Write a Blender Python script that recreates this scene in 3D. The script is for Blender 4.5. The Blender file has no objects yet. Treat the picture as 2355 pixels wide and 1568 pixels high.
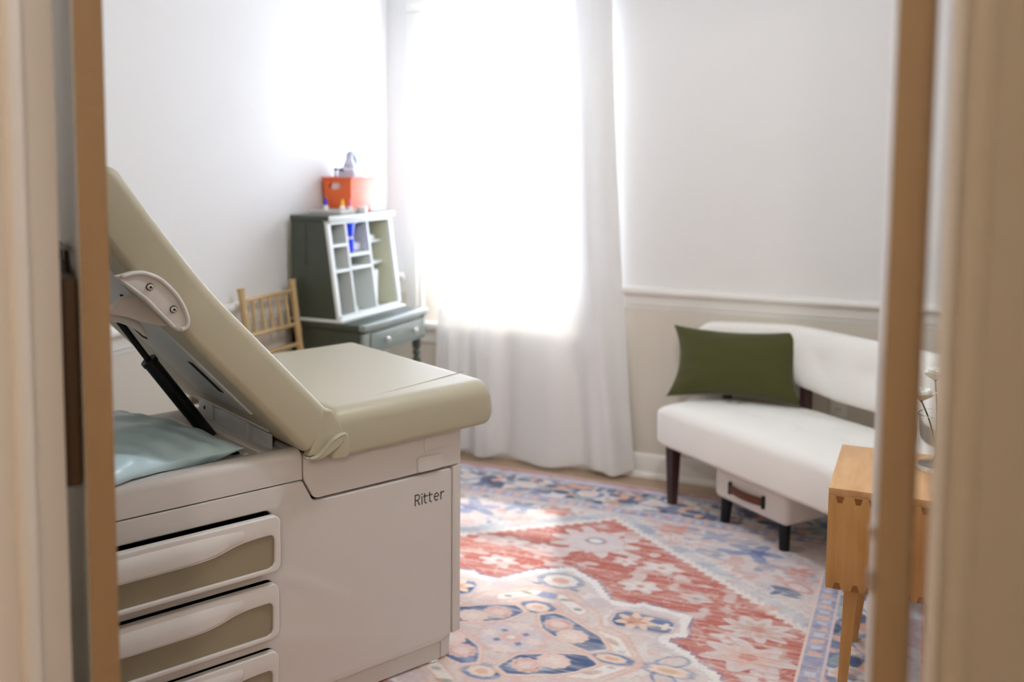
import bpy, bmesh, math, random
import numpy as np
from mathutils import Vector, Matrix
random.seed(4)
S = bpy.context.scene
COL = S.collection
PI = math.pi

# ------------------------------------------------------------------ helpers
def lin(c):
    c = c / 255.0
    return c / 12.92 if c <= 0.04045 else ((c + 0.055) / 1.055) ** 2.4
def rgb(r, g, b): return (lin(r), lin(g), lin(b), 1.0)

def mat(name, col, rough=0.6, spec=0.5, metal=0.0, bump=None, vary=None, trans=0.0, ior=1.45, coat=0.0, sheen=0.0):
    m = bpy.data.materials.new(name); m.use_nodes = True
    nt = m.node_tree; p = nt.nodes['Principled BSDF']
    p.inputs['Base Color'].default_value = col
    p.inputs['Roughness'].default_value = rough
    p.inputs['Specular IOR Level'].default_value = spec
    p.inputs['Metallic'].default_value = metal
    p.inputs['IOR'].default_value = ior
    p.inputs['Transmission Weight'].default_value = trans
    p.inputs['Coat Weight'].default_value = coat; p.inputs['Coat Roughness'].default_value = 0.36
    p.inputs['Sheen Weight'].default_value = sheen
    if bump or vary:
        tc = nt.nodes.new('ShaderNodeTexCoord')
    if bump:
        sc, st, dist = bump
        n = nt.nodes.new('ShaderNodeTexNoise'); n.inputs['Scale'].default_value = sc; n.inputs['Detail'].default_value = 3
        nt.links.new(tc.outputs['Object'], n.inputs['Vector'])
        b = nt.nodes.new('ShaderNodeBump'); b.inputs['Strength'].default_value = st; b.inputs['Distance'].default_value = dist
        nt.links.new(n.outputs['Fac'], b.inputs['Height']); nt.links.new(b.outputs['Normal'], p.inputs['Normal'])
    if vary:
        sc, col2, stretch = vary
        mp = nt.nodes.new('ShaderNodeMapping'); mp.inputs['Scale'].default_value = stretch
        nt.links.new(tc.outputs['Object'], mp.inputs['Vector'])
        n = nt.nodes.new('ShaderNodeTexNoise'); n.inputs['Scale'].default_value = sc; n.inputs['Detail'].default_value = 4
        nt.links.new(mp.outputs['Vector'], n.inputs['Vector'])
        r = nt.nodes.new('ShaderNodeValToRGB'); r.color_ramp.elements[0].position = 0.35; r.color_ramp.elements[1].position = 0.68
        r.color_ramp.elements[0].color = col; r.color_ramp.elements[1].color = col2
        nt.links.new(n.outputs['Fac'], r.inputs['Fac']); nt.links.new(r.outputs['Color'], p.inputs['Base Color'])
    return m

class MB:
    """collects shapes that become ONE mesh object"""
    def __init__(s): s.bm = bmesh.new()
    def merge(s, b, f=None):
        if f:
            for v in b.verts: v.co = Vector(f(*v.co))
        me = bpy.data.meshes.new('t'); b.to_mesh(me); b.free(); s.bm.from_mesh(me); bpy.data.meshes.remove(me)
        return s
    def box(s, x0, x1, y0, y1, z0, z1, bev=0.0, seg=3, f=None):
        b = bmesh.new(); bmesh.ops.create_cube(b, size=1.0)
        for v in b.verts:
            v.co = Vector(((x0+x1)/2 + v.co.x*(x1-x0), (y0+y1)/2 + v.co.y*(y1-y0), (z0+z1)/2 + v.co.z*(z1-z0)))
        if bev > 0:
            bmesh.ops.bevel(b, geom=b.edges[:] , offset=bev, segments=seg, profile=0.5, affect='EDGES')
        return s.merge(b, f)
    def grid(s, rows, closed_u=False, closed_v=False, cap0=False, cap1=False):
        """rows: list of lists of points"""
        b = s.bm; V = [[b.verts.new(p) for p in r] for r in rows]
        nr, nc = len(V), len(V[0])
        for i in range(nr if closed_u else nr-1):
            for j in range(nc if closed_v else nc-1):
                q = (V[i][j], V[(i+1) % nr][j], V[(i+1) % nr][(j+1) % nc], V[i][(j+1) % nc])
                try: b.faces.new(q)
                except ValueError: pass
        if cap0: b.faces.new(V[0][::-1])
        if cap1: b.faces.new(V[-1])
        return s
    def tube(s, path, r, n=10, caps=True):
        P = [Vector(p) for p in path]; rows = []
        R = r if isinstance(r, (list, tuple)) else [r]*len(P)
        up = None
        for i, p in enumerate(P):
            t = (P[min(i+1, len(P)-1)] - P[max(i-1, 0)]).normalized()
            if up is None:
                up = Vector((0, 0, 1)) if abs(t.z) < 0.9 else Vector((1, 0, 0))
            a = t.cross(up).normalized(); c = a.cross(t).normalized(); up = c
            rows.append([p + (a*math.cos(2*PI*k/n) + c*math.sin(2*PI*k/n))*R[i] for k in range(n)])
        return s.grid(rows, closed_v=True, cap0=caps, cap1=caps)
    def lathe(s, prof, c=(0, 0, 0), n=24, f=None, axis='z'):
        rows = []
        for r, z in prof:
            row = []
            for k in range(n):
                a = 2*PI*k/n
                p = (c[0]+r*math.cos(a), c[1]+r*math.sin(a), c[2]+z)
                if axis == 'y': p = (c[0]+r*math.cos(a), c[1]+z, c[2]+r*math.sin(a))
                if axis == 'x': p = (c[0]+z, c[1]+r*math.cos(a), c[2]+r*math.sin(a))
                row.append(f(*p) if f else p)
            rows.append(row)
        return s.grid(rows, closed_v=True, cap0=True, cap1=True)
    def shape(s, polys, d0, d1, bev, f, res=3):
        """flat outlines (later ones cut holes) given a thickness d0..d1, edges rounded; f maps (a, b, depth) to a point"""
        cu = bpy.data.curves.new('c', 'CURVE'); cu.dimensions = '2D'; cu.fill_mode = 'BOTH'
        h = (d1-d0)/2
        cu.extrude = max(h-bev, 0.0); cu.bevel_depth = bev; cu.bevel_resolution = res; cu.offset = -bev
        for P in polys:
            sp = cu.splines.new('POLY'); sp.points.add(len(P)-1)
            for k, p in enumerate(P): sp.points[k].co = (p[0], p[1], 0, 1)
            sp.use_cyclic_u = True
        o = bpy.data.objects.new('c', cu); COL.objects.link(o)
        dg = bpy.context.evaluated_depsgraph_get(); dg.update()
        me = bpy.data.meshes.new_from_object(o.evaluated_get(dg))
        bpy.data.objects.remove(o); bpy.data.curves.remove(cu)
        b = bmesh.new(); b.from_mesh(me); bpy.data.meshes.remove(me)
        bmesh.ops.remove_doubles(b, verts=b.verts[:], dist=1e-5)
        m = (d0+d1)/2
        return s.merge(b, lambda x, y, z: f(x, y, z+m))
    def slab(s, outline, z0, z1, r, f=None, dimples=(), crown=0.0, rings=14):
        """puffy cushion on a star-shaped outline: rounded rim of radius r, optional dimples (x, y, depth, radius)"""
        n = len(outline); cx = sum(p[0] for p in outline)/n; cy = sum(p[1] for p in outline)/n
        f = f or (lambda x, y, z: (x, y, z))
        dm = min(math.hypot(p[0]-cx, p[1]-cy) for p in outline)
        def off(p, d):
            L = math.hypot(p[0]-cx, p[1]-cy); k = max(0.0, 1 - d/dm)
            return (cx + (p[0]-cx)*k, cy + (p[1]-cy)*k)
        def dz(q, t):
            h = crown*math.sin(PI/2*min(1, t))
            for (a, b, dep, rad) in dimples:
                h -= dep*math.exp(-((q[0]-a)**2+(q[1]-b)**2)/(rad*rad))
            return h
        rows = []
        for k in range(5):
            a = PI/2*k/4; rr = min(r, (z1-z0)*0.3)*0.4
            rows.append([f(*off(p, rr*(1-math.sin(a))), z0+rr*(1-math.cos(a))) for p in outline])
        for k in range(7):
            a = PI/2*k/6
            rows.append([f(*off(p, r*(1-math.cos(a))), z1-r+r*math.sin(a)) for p in outline])
        for k in range(1, rings+1):
            d = r + (dm*0.985-r)*k/rings
            row = []
            for p in outline:
                q = off(p, d); row.append(f(q[0], q[1], z1 + dz(q, k/rings*2)))
            rows.append(row)
        return s.grid(rows, closed_v=True, cap0=True, cap1=True)
    def sweep(s, path, nrm, T, radb, rad, f, a0, a1, endr, endr1=None):
        """padded board following path (u, z) with half thickness T along nrm, spanning a0..a1 across, every edge rounded"""
        P = [Vector((p[0], 0, p[1])) for p in path]; L = [0.0]
        for i in range(1, len(P)): L.append(L[-1] + (P[i]-P[i-1]).length)
        rows = []; q = 7
        for i, p in enumerate(P):
            e, er = (L[i], endr) if L[i] < L[-1]-L[i] else (L[-1]-L[i], endr1 or endr)
            k = 1.0 if e >= er else math.sqrt(max(0.0, 1-(1-e/er)**2))
            ins = er*(1-k); t = max(0.002, T - ins); rr = min(rad, t*0.98); rb = min(radb, t*0.98)
            t_ = (P[min(i+1, len(P)-1)]-P[max(i-1, 0)]).normalized()
            nn = Vector((-t_.z, 0, t_.x)); nn = nn if nn.dot(Vector((nrm[0], 0, nrm[1]))) > 0 else -nn
            b0, b1 = a0 + ins*0.5, a1 - ins*0.5
            sec = []
            for (ca, cb, st, rq) in ((b1-rr, t-rr, 0, rr), (b0+rr, t-rr, PI/2, rr), (b0+rb, -t+rb, PI, rb), (b1-rb, -t+rb, 3*PI/2, rb)):
                for j in range(q):
                    an = st + PI/2*j/(q-1); sec.append((ca+rq*math.cos(an), cb+rq*math.sin(an)))
            rows.append([f(p.x+nn.x*b, a, p.z+nn.z*b) for a, b in sec])
        return s.grid(rows, closed_v=True, cap0=True, cap1=True)
    def pillow(s, w, h, t, f, pinch=0.08, n=36, wr=0.0, seed=0, power=2.2):
        rnd = random.Random(seed); ph = [rnd.uniform(0, 6) for _ in range(12)]
        def pt(a, b, sg):
            x = w/2*a*(1-pinch*(1-b*b)); y = h/2*b*(1-pinch*(1-a*a))
            k = (max(0, 1-abs(a)**power)*max(0, 1-abs(b)**power))**0.55
            z = sg*t/2*k
            if wr:
                e = (1-k)*k*4
                z += wr*e*(math.sin(9*a+5*b+ph[0])+0.7*math.sin(17*b-6*a+ph[1])+0.6*math.sin(23*a+9*b+ph[2])) + wr*0.5*k*math.sin(5*a+11*b+ph[3])
            return f(x, y, z)
        g = [math.sin(PI/2*(2*i/n-1)) for i in range(n+1)]
        s.grid([[pt(a, b, 1) for b in g] for a in g]); s.grid([[pt(a, b, -1) for b in g[::-1]] for a in g])
        bmesh.ops.remove_doubles(s.bm, verts=s.bm.verts[:], dist=1e-5)
        return s
    def build(s, name, m, parent=None, ang=38, label=None):
        bmesh.ops.recalc_face_normals(s.bm, faces=s.bm.faces[:])
        me = bpy.data.meshes.new(name); s.bm.to_mesh(me); s.bm.free()
        me.materials.append(m)
        me.polygons.foreach_set('use_smooth', [True]*len(me.polygons)); me.set_sharp_from_angle(angle=math.radians(ang))
        o = bpy.data.objects.new(name, me); COL.objects.link(o)
        if parent: o.parent = parent
        if label: o['label'] = label
        return o

def tag(o, label, cat, group=None):
    o['label'] = label; o['category'] = cat
    if group: o['group'] = group
    return o
def thing(name, label, cat, loc=(0, 0, 0), rz=0.0, group=None):
    o = bpy.data.objects.new(name, None); o.empty_display_size = 0.1; COL.objects.link(o)
    o.location = loc; o.rotation_euler = (0, 0, rz)
    return tag(o, label, cat, group)
def struct(o): o['kind'] = 'structure'; return o
def rrect(x0, x1, y0, y1, r, n=6):
    P = []
    for cx, cy, st in ((x1-r, y1-r, 0), (x0+r, y1-r, PI/2), (x0+r, y0+r, PI), (x1-r, y0+r, 3*PI/2)):
        for k in range(n+1):
            a = st + PI/2*k/n; P.append((cx+r*math.cos(a), cy+r*math.sin(a)))
    return P
def roundpoly(P, r, n=5):
    out = []; N = len(P)
    for i in range(N):
        a, b, c = Vector(P[i-1]), Vector(P[i]), Vector(P[(i+1) % N])
        ri = r[i] if isinstance(r, (list, tuple)) else r
        u = (a-b); v = (c-b); d = min(ri, u.length*0.48, v.length*0.48)
        p0 = b+u.normalized()*d; p1 = b+v.normalized()*d
        for k in range(n+1):
            t = k/n; out.append(tuple((p0*(1-t)**2 + b*2*t*(1-t) + p1*t*t)[:2]))
    return out
def resample(P, n):
    Q = [Vector(p) for p in P]+[Vector(P[0])]; L = [0]
    for i in range(1, len(Q)): L.append(L[-1]+(Q[i]-Q[i-1]).length)
    out = []; j = 0
    for k in range(n):
        d = L[-1]*k/n
        while L[j+1] < d: j += 1
        t = (d-L[j])/max(1e-9, L[j+1]-L[j]); out.append(tuple(Q[j].lerp(Q[j+1], t)[:2]))
    return out
def smoothpath(P, n=8):
    Q = [Vector(p) for p in P]; out = []
    for i in range(len(Q)-1):
        a, b, c, d = Q[max(i-1, 0)], Q[i], Q[i+1], Q[min(i+2, len(Q)-1)]
        for k in range(n):
            t = k/n
            out.append(tuple(0.5*((2*b)+(c-a)*t+(2*a-5*b+4*c-d)*t*t+(3*b-a-3*c+d)*t**3)))
    out.append(tuple(Q[-1])); return out

# ------------------------------------------------------------------ materials
M = {}
M['wall'] = mat('wall_paint', rgb(231, 229, 226), 0.7, 0.3, bump=(180, 0.05, 0.002))
M['wains'] = mat('wainscot_paint', rgb(216, 208, 194), 0.55, 0.3)
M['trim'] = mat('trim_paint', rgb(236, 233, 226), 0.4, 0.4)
M['ceil'] = mat('ceiling_paint', rgb(238, 236, 230), 0.8, 0.2)
M['hallwall'] = mat('hall_paint', rgb(214, 200, 180), 0.7, 0.3)
M['floor'] = mat('floor_wood', rgb(174, 148, 122), 0.45, 0.4, vary=(6, rgb(184, 158, 132), (0.4, 5, 1)))
M['dooredge'] = mat('door_edge_wood', rgb(150, 124, 92), 0.55, 0.35, vary=(8, rgb(146, 119, 88), (3, 3, 0.3)))
M['doorface'] = mat('door_paint', rgb(206, 199, 188), 0.45, 0.4)
M['jamb'] = mat('jamb_paint', rgb(222, 216, 208), 0.5, 0.4)
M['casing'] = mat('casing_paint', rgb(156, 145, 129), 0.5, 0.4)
M['plastic'] = mat('table_plastic', rgb(208, 202, 196), 0.42, 0.35, bump=(900, 0.06, 0.0004))
M['rim'] = mat('drawer_plastic', rgb(216, 211, 205), 0.32, 0.45)
M['tan'] = mat('drawer_panel', rgb(144, 133, 110), 0.5, 0.3, bump=(900, 0.05, 0.0004))
M['vinyl'] = mat('vinyl', rgb(174, 166, 143), 0.5, 0.3, bump=(700, 0.05, 0.0004), coat=0.28)
M['seam'] = mat('vinyl_seam', rgb(164, 156, 136), 0.5, 0.3)
M['dark'] = mat('dark_cavity', rgb(22, 24, 28), 0.7, 0.2)
M['black'] = mat('black_plastic', rgb(14, 15, 17), 0.32, 0.4)
M['metal'] = mat('grey_metal', rgb(196, 197, 198), 0.42, 0.5, metal=0.25, bump=(60, 0.1, 0.001))
M['chrome'] = mat('chrome', rgb(215, 215, 212), 0.2, 0.5, metal=1.0)
M['ink'] = mat('ink', rgb(62, 64, 66), 0.6, 0.2)
M['teal'] = mat('teal_plastic', rgb(204, 231, 239), 0.32, 0.5, bump=(16, 0.35, 0.006))
M['green'] = mat('green_paint', rgb(58, 64, 52), 0.40, 0.8)
M['front'] = mat('green_window_sheen', rgb(128, 140, 132), 0.35, 0.9, coat=0.5)  # desk green made paler: window sheen on the front put into the colour
M['sage'] = mat('sage_paint', rgb(208, 206, 178), 0.6, 0.3)
M['edge'] = mat('white_edge', rgb(222, 226, 222), 0.4, 0.4)  # near-white for the hutch frame, dividers and shelves
M['gold'] = mat('gold_wood', rgb(192, 163, 116), 0.32, 0.6, metal=0.1)
M['linen'] = mat('linen', rgb(241, 238, 231), 0.9, 0.15, bump=(500, 0.12, 0.001), sheen=0.2)
M['velvet'] = mat('velvet', rgb(70, 69, 34), 0.85, 0.2, bump=(260, 0.1, 0.001), sheen=0.25)
M['darkwood'] = mat('dark_wood', rgb(58, 36, 34), 0.35, 0.5)
M['oak'] = mat('oak', rgb(206, 158, 98), 0.42, 0.4, vary=(5, rgb(188, 138, 80), (7, 7, 0.7)))
M['oaktop'] = mat('oak_top', rgb(214, 170, 122), 0.42, 0.4, vary=(6, rgb(198, 150, 100), (5, 0.9, 5)))
M['oakdark'] = mat('oak_joint', rgb(146, 98, 54), 0.5, 0.3)
M['whitebox'] = mat('bin_white', rgb(226, 220, 214), 0.5, 0.3)
M['leather'] = mat('leather', rgb(98, 56, 40), 0.5, 0.4)
M['orange'] = mat('orange_plastic', rgb(226, 104, 52), 0.45, 0.5)
M['lav'] = mat('lavender_plastic', rgb(196, 196, 212), 0.3, 0.5)
M['white'] = mat('white_plastic', rgb(235, 235, 235), 0.4, 0.4)
M['greytray'] = mat('grey_tray', rgb(206, 203, 198), 0.5, 0.4)
M['blue'] = mat('blue_plastic', rgb(20, 60, 230), 0.2, 0.5)
M['bluegrey'] = mat('bluegrey_plastic', rgb(122, 126, 146), 0.4, 0.5)
M['yellow'] = mat('yellow_plastic', rgb(240, 196, 40), 0.4, 0.5)
M['pink'] = mat('pink_plastic', rgb(232, 110, 140), 0.4, 0.5)
M['brownbox'] = mat('dark_brown_box', rgb(66, 50, 34), 0.5, 0.3)
M['petal'] = mat('petal', rgb(240, 238, 228), 0.6, 0.2)
M['leaf'] = mat('leaf', rgb(96, 112, 60), 0.6, 0.2)
M['glass'] = mat('clear_glass', (1, 1, 1, 1), 0.02, 0.5, trans=1.0, ior=1.45)
M['lampglass'] = mat('lamp_glass', rgb(245, 240, 230), 0.5, 0.3)

# window pane: thin clear glass that lets the daylight straight through
m = bpy.data.materials.new('window_glass'); m.use_nodes = True; nt = m.node_tree
nt.nodes.remove(nt.nodes['Principled BSDF'])
tr = nt.nodes.new('ShaderNodeBsdfTransparent'); gl = nt.nodes.new('ShaderNodeBsdfGlossy'); gl.inputs['Roughness'].default_value = 0.02
mx = nt.nodes.new('ShaderNodeMixShader'); mx.inputs[0].default_value = 0.06
nt.links.new(tr.outputs[0], mx.inputs[1]); nt.links.new(gl.outputs[0], mx.inputs[2]); nt.links.new(mx.outputs[0], nt.nodes['Material Output'].inputs[0])
M['pane'] = m
# sheer curtain cloth
m = bpy.data.materials.new('sheer_cloth'); m.use_nodes = True; nt = m.node_tree
nt.nodes.remove(nt.nodes['Principled BSDF'])
df = nt.nodes.new('ShaderNodeBsdfDiffuse'); df.inputs[0].default_value = rgb(250, 249, 247)
tl = nt.nodes.new('ShaderNodeBsdfTranslucent'); tl.inputs[0].default_value = rgb(246, 245, 244)
tp = nt.nodes.new('ShaderNodeBsdfTransparent')
m1 = nt.nodes.new('ShaderNodeMixShader'); m1.inputs[0].default_value = 0.15
m2 = nt.nodes.new('ShaderNodeMixShader'); m2.inputs[0].default_value = 0.07
nt.links.new(df.outputs[0], m1.inputs[1]); nt.links.new(tl.outputs[0], m1.inputs[2])
nt.links.new(m1.outputs[0], m2.inputs[1]); nt.links.new(tp.outputs[0], m2.inputs[2]); nt.links.new(m2.outputs[0], nt.nodes['Material Output'].inputs[0])
M['sheer'] = m
M['lining'] = m.copy(); M['lining'].name = 'lining_cloth'
for q_ in M['lining'].node_tree.nodes:
    if q_.type == 'MIX_SHADER': q_.inputs[0].default_value = 0.10 if q_.inputs[1].links[0].from_node.type == 'BSDF_DIFFUSE' else 0.0

# ------------------------------------------------------------------ room
XL, YB, XR, YD, YH, ZC = -2.586, 4.43, 1.35, 1.05, 0.93, 2.62
WX0, WX1, WZ0, WZ1 = -2.365, -1.56, 0.66, 2.225          # window opening
JL, JR, DZ = -1.166, 0.016, 2.30                         # doorway
b = MB(); b.box(-3.2, 2.2, -1.9, 4.6, -0.08, 0.0); struct(b.build('floor', M['floor']))
b = MB(); b.box(-3.2, 2.2, -1.9, 4.6, ZC, ZC+0.08); struct(b.build('ceiling', M['ceil']))
b = MB()
b.box(XL-0.1, WX0, YB, YB+0.14, 0, ZC); b.box(WX1, XR+0.1, YB, YB+0.14, 0, ZC)
b.box(WX0, WX1, YB, YB+0.14, 0, WZ0); b.box(WX0, WX1, YB, YB+0.14, WZ1, ZC); struct(b.build('wall_back', M['wall']))
b = MB(); b.box(XL-0.1, XL, YH, YB, 0, ZC); struct(b.build('wall_left', M['wall']))
b = MB(); b.box(XR, XR+0.1, YH, YB, 0, ZC); struct(b.build('wall_right', M['wall']))
b = MB(); b.box(XL-0.1, JL-0.03, YH, YD, 0, ZC); b.box(JR+0.03, XR+0.1, YH, YD, 0, ZC); b.box(JL-0.03, JR+0.03, YH, YD, DZ+0.03, ZC)
struct(b.build('wall_front', M['hallwall']))
b = MB(); b.box(-2.3, -2.2, -1.9, YH, 0, ZC); struct(b.build('wall_hall_left', M['hallwall']))
b = MB(); b.box(1.5, 1.6, -1.9, YH, 0, ZC); struct(b.build('wall_hall_right', M['hallwall']))
b = MB(); b.box(-2.3, 1.6, -1.9, -1.8, 0, ZC); struct(b.build('wall_hall_back', M['hallwall']))
# wainscot below the rail
b = MB(); b.box(XL+0.006, XR, YB-0.006, YB, 0.1, 0.86); b.box(XL, XL+0.006, YD, YB, 0.1, 0.86)
for i in range(34): 
    x = XL+0.09+i*0.115
    b.box(x, x+0.003, YB-0.0075, YB-0.005, 0.1, 0.80)
struct(b.build('trim_1', M['wains']))
def rail(b, P, f):
    prof = [(0, 0.800), (0.006, 0.800), (0.010, 0.806), (0.010, 0.816), (0.016, 0.822), (0.018, 0.852), (0.024, 0.866), (0.034, 0.872), (0.040, 0.880), (0.040, 0.892), (0.034, 0.900), (0.0, 0.904)]
    b.grid([[f(p, d, z) for d, z in prof] for p in P], cap0=True, cap1=True)
b = MB(); rail(b, (XL+0.02, -2.468), lambda p, d, z: (p, YB-d, z)); rail(b, (WX1+0.10, XR), lambda p, d, z: (p, YB-d, z)); struct(b.build('trim_2', M['trim']))
b = MB(); rail(b, (YD, YB), lambda p, d, z: (XL+d, p, z)); struct(b.build('trim_3', M['trim']))
def base(b, P, f):
    prof = [(0, 0), (0.030, 0), (0.030, 0.012), (0.024, 0.022), (0.016, 0.026), (0.015, 0.09), (0.011, 0.105), (0.006, 0.114), (0, 0.118)]
    b.grid([[f(p, d, z) for d, z in prof] for p in P], cap0=True, cap1=True)
b = MB(); base(b, (XL, XR), lambda p, d, z: (p, YB-d, z)); struct(b.build('baseboard_back', M['trim']))
b = MB(); base(b, (YD, YB), lambda p, d, z: (XL+d, p, z)); struct(b.build('baseboard_left', M['trim']))
b = MB(); base(b, (YD, YB), lambda p, d, z: (XR-d, p, z)); struct(b.build('baseboard_right', M['trim']))

# window with casing, sashes, panes and sill
def window(name, f, a0, a1, z0, z1):
    b = MB()
    for (p, q, r, s) in ((a0-0.10, a0, z0-0.02, z1-0.001), (a1, a1+0.10, z0-0.02, z1-0.001), (a0-0.10, a1+0.10, z1, z1+0.11)):
        b.box(p, q, 0, 0.022, r, s, 0.006, f=f)
        b.box(p+0.03, q-0.03, 0.018, 0.028, r, s, 0.004, f=f) if q-p < 0.2 else b.box(p+0.03, q-0.03, 0.018, 0.028, r+0.03, s-0.03, 0.004, f=f)
    b.box(a0-0.11, a1+0.11, -0.10, 0.055, z0-0.035, z0, 0.008, f=f)       # stool
    b.box(a0-0.10, a1+0.10, 0, 0.018, z0-0.11, z0-0.035, 0.005, f=f)      # apron
    root = struct(b.build(name, M['trim']))
    zm = (z0+z1)/2
    for (za, zb, dep) in ((z0, zm, -0.06), (zm, z1, -0.06)):
        b = MB(); t = 0.045
        b.box(a0, a0+t, dep-0.03, dep, za, zb, 0.004, f=f); b.box(a1-t, a1, dep-0.03, dep, za, zb, 0.004, f=f)
        b.box(a0+t-0.004, a1-t+0.004, dep-0.029, dep-0.001, za+0.001, za+t, 0.003, f=f); b.box(a0+t-0.004, a1-t+0.004, dep-0.029, dep-0.001, zb-t, zb-0.001, 0.003, f=f)
        b.build('window_sash', M['trim'], root)
        b = MB(); b.box(a0+t, a1-t, dep-0.018, dep-0.014, za+t, zb-t, f=f); b.build('window_pane', M['pane'], root)
    return root
window('window_1', lambda x, y, z: (x, YB-y, z), WX0, WX1, WZ0, WZ1)

# doorway lining and its mouldings, hall side and room side
b = MB()
b.box(JL-0.03, JL, YH-0.005, YD+0.005, 0, DZ, 0.003); b.box(JR, JR+0.03, YH-0.005, YD+0.005, 0, DZ, 0.003); b.box(JL-0.03, JR+0.03, YH-0.005, YD+0.005, DZ, DZ+0.03, 0.003)
b.box(JL-0.002, JL+0.012, YH+0.035, YH+0.06, 0, DZ, 0.003); b.box(JR-0.003, JR+0.002, YH+0.035, YH+0.06, 0, DZ, 0.001)
struct(b.build('door_frame_lining', M['jamb']))
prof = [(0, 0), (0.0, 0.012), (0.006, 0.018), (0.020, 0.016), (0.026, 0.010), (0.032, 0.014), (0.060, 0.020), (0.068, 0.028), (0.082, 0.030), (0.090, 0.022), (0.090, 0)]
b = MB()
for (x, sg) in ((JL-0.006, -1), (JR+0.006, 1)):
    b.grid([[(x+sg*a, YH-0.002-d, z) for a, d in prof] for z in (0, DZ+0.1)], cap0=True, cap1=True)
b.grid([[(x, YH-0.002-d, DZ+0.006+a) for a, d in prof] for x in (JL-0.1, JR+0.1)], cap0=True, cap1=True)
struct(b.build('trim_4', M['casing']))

# two door leaves swung into the room, seen end-on
def leaf(name, near_a, near_b, far_a, far_b, edge_first=True):
    """plan corners: near edge a->b, far edge a->b"""
    P = [near_a, near_b, far_b, far_a]
    b = MB(); z0, z1 = 0.012, DZ-0.012
    q = b.bm; lo = [q.verts.new((x, y, z0)) for x, y in P]; hi = [q.verts.new((x, y, z1)) for x, y in P]
    q.faces.new(lo[::-1]); q.faces.new(hi)
    for i in range(4): q.faces.new((lo[i], lo[(i+1) % 4], hi[(i+1) % 4], hi[i]))
    bmesh.ops.bevel(q, geom=q.edges[:], offset=0.0015, segments=2, affect='EDGES')
    o = struct(b.build(name, M['doorface'], ang=20))
    # the bare hinge-side edge band and its latch hardware
    d = Vector((far_a[0]-near_a[0], far_a[1]-near_a[1])).normalized()
    b = MB(); q = b.bm
    na, nb = Vector(near_a), Vector(near_b); w = (nb-na).normalized()
    Q = [na+w*0.0006-d*0.002, nb-w*0.0006-d*0.002, nb-w*0.0006+d*0.001, na+w*0.0006+d*0.001]
    lo = [q.verts.new((p.x, p.y, z0+0.001)) for p in Q]; hi = [q.verts.new((p.x, p.y, z1-0.001)) for p in Q]
    q.faces.new(lo[::-1]); q.faces.new(hi)
    for i in range(4): q.faces.new((lo[i], lo[(i+1) % 4], hi[(i+1) % 4], hi[i]))
    b.build('door_edge', M['dooredge'], o, ang=20, label='brown wooden edge of the door leaf')
    return o, na, d, w
def az(deg, r): return (r*math.sin(math.radians(deg)), r*math.cos(math.radians(deg)))
d1, na, dd, ww = leaf('door_1', az(-46.95, 1.575), az(-45.45, 1.572), az(-48.0, 2.12), az(-46.86, 2.12))
d2, na2, dd2, ww2 = leaf('door_2', az(-1.907, 1.092), az(0.126, 1.088), az(-2.20, 1.66), az(-0.85, 1.66))
b = MB(); p = na2 + dd2*0.006
b.tube([(p.x-0.003, p.y, 1.035), (p.x-0.003, p.y, 1.06)], 0.004, 10); b.tube([(p.x-0.003, p.y, 1.095), (p.x-0.003, p.y, 1.108)], 0.004, 10)
b.box(p.x-0.002, p.x+0.001, p.y, p.y+0.02, 1.03, 1.112, 0.0005); b.build('hinge', M['chrome'], d2)

# dark flat case hanging on the near door leaf's hidden side
nL = Vector((-dd.y, dd.x)) if Vector((-dd.y, dd.x)).dot(ww) < 0 else Vector((dd.y, -dd.x))
t = thing('hanging_case', 'dark brown flat case hanging on the door leaf beside the exam table', 'case', (na.x, na.y, 0))
def cf(u, d, z): p = dd*u + nL*d; return (p.x, p.y, z)
b = MB(); b.box(0.020, 0.40, 0.002, 0.034, 0.995, 1.315, 0.006, f=cf); b.build('case_body', M['brownbox'], t)
b = MB(); b.box(0.020, 0.40, 0.0335, 0.0365, 1.19, 1.310, 0.002, f=cf); b.build('flap', M['brownbox'], t)
b = MB(); b.tube([cf(0.10, 0.010, 1.31), cf(0.12, 0.010, 1.345), cf(0.30, 0.010, 1.345), cf(0.32, 0.010, 1.31)], 0.005, 8); b.build('handle', M['brownbox'], t)

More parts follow.
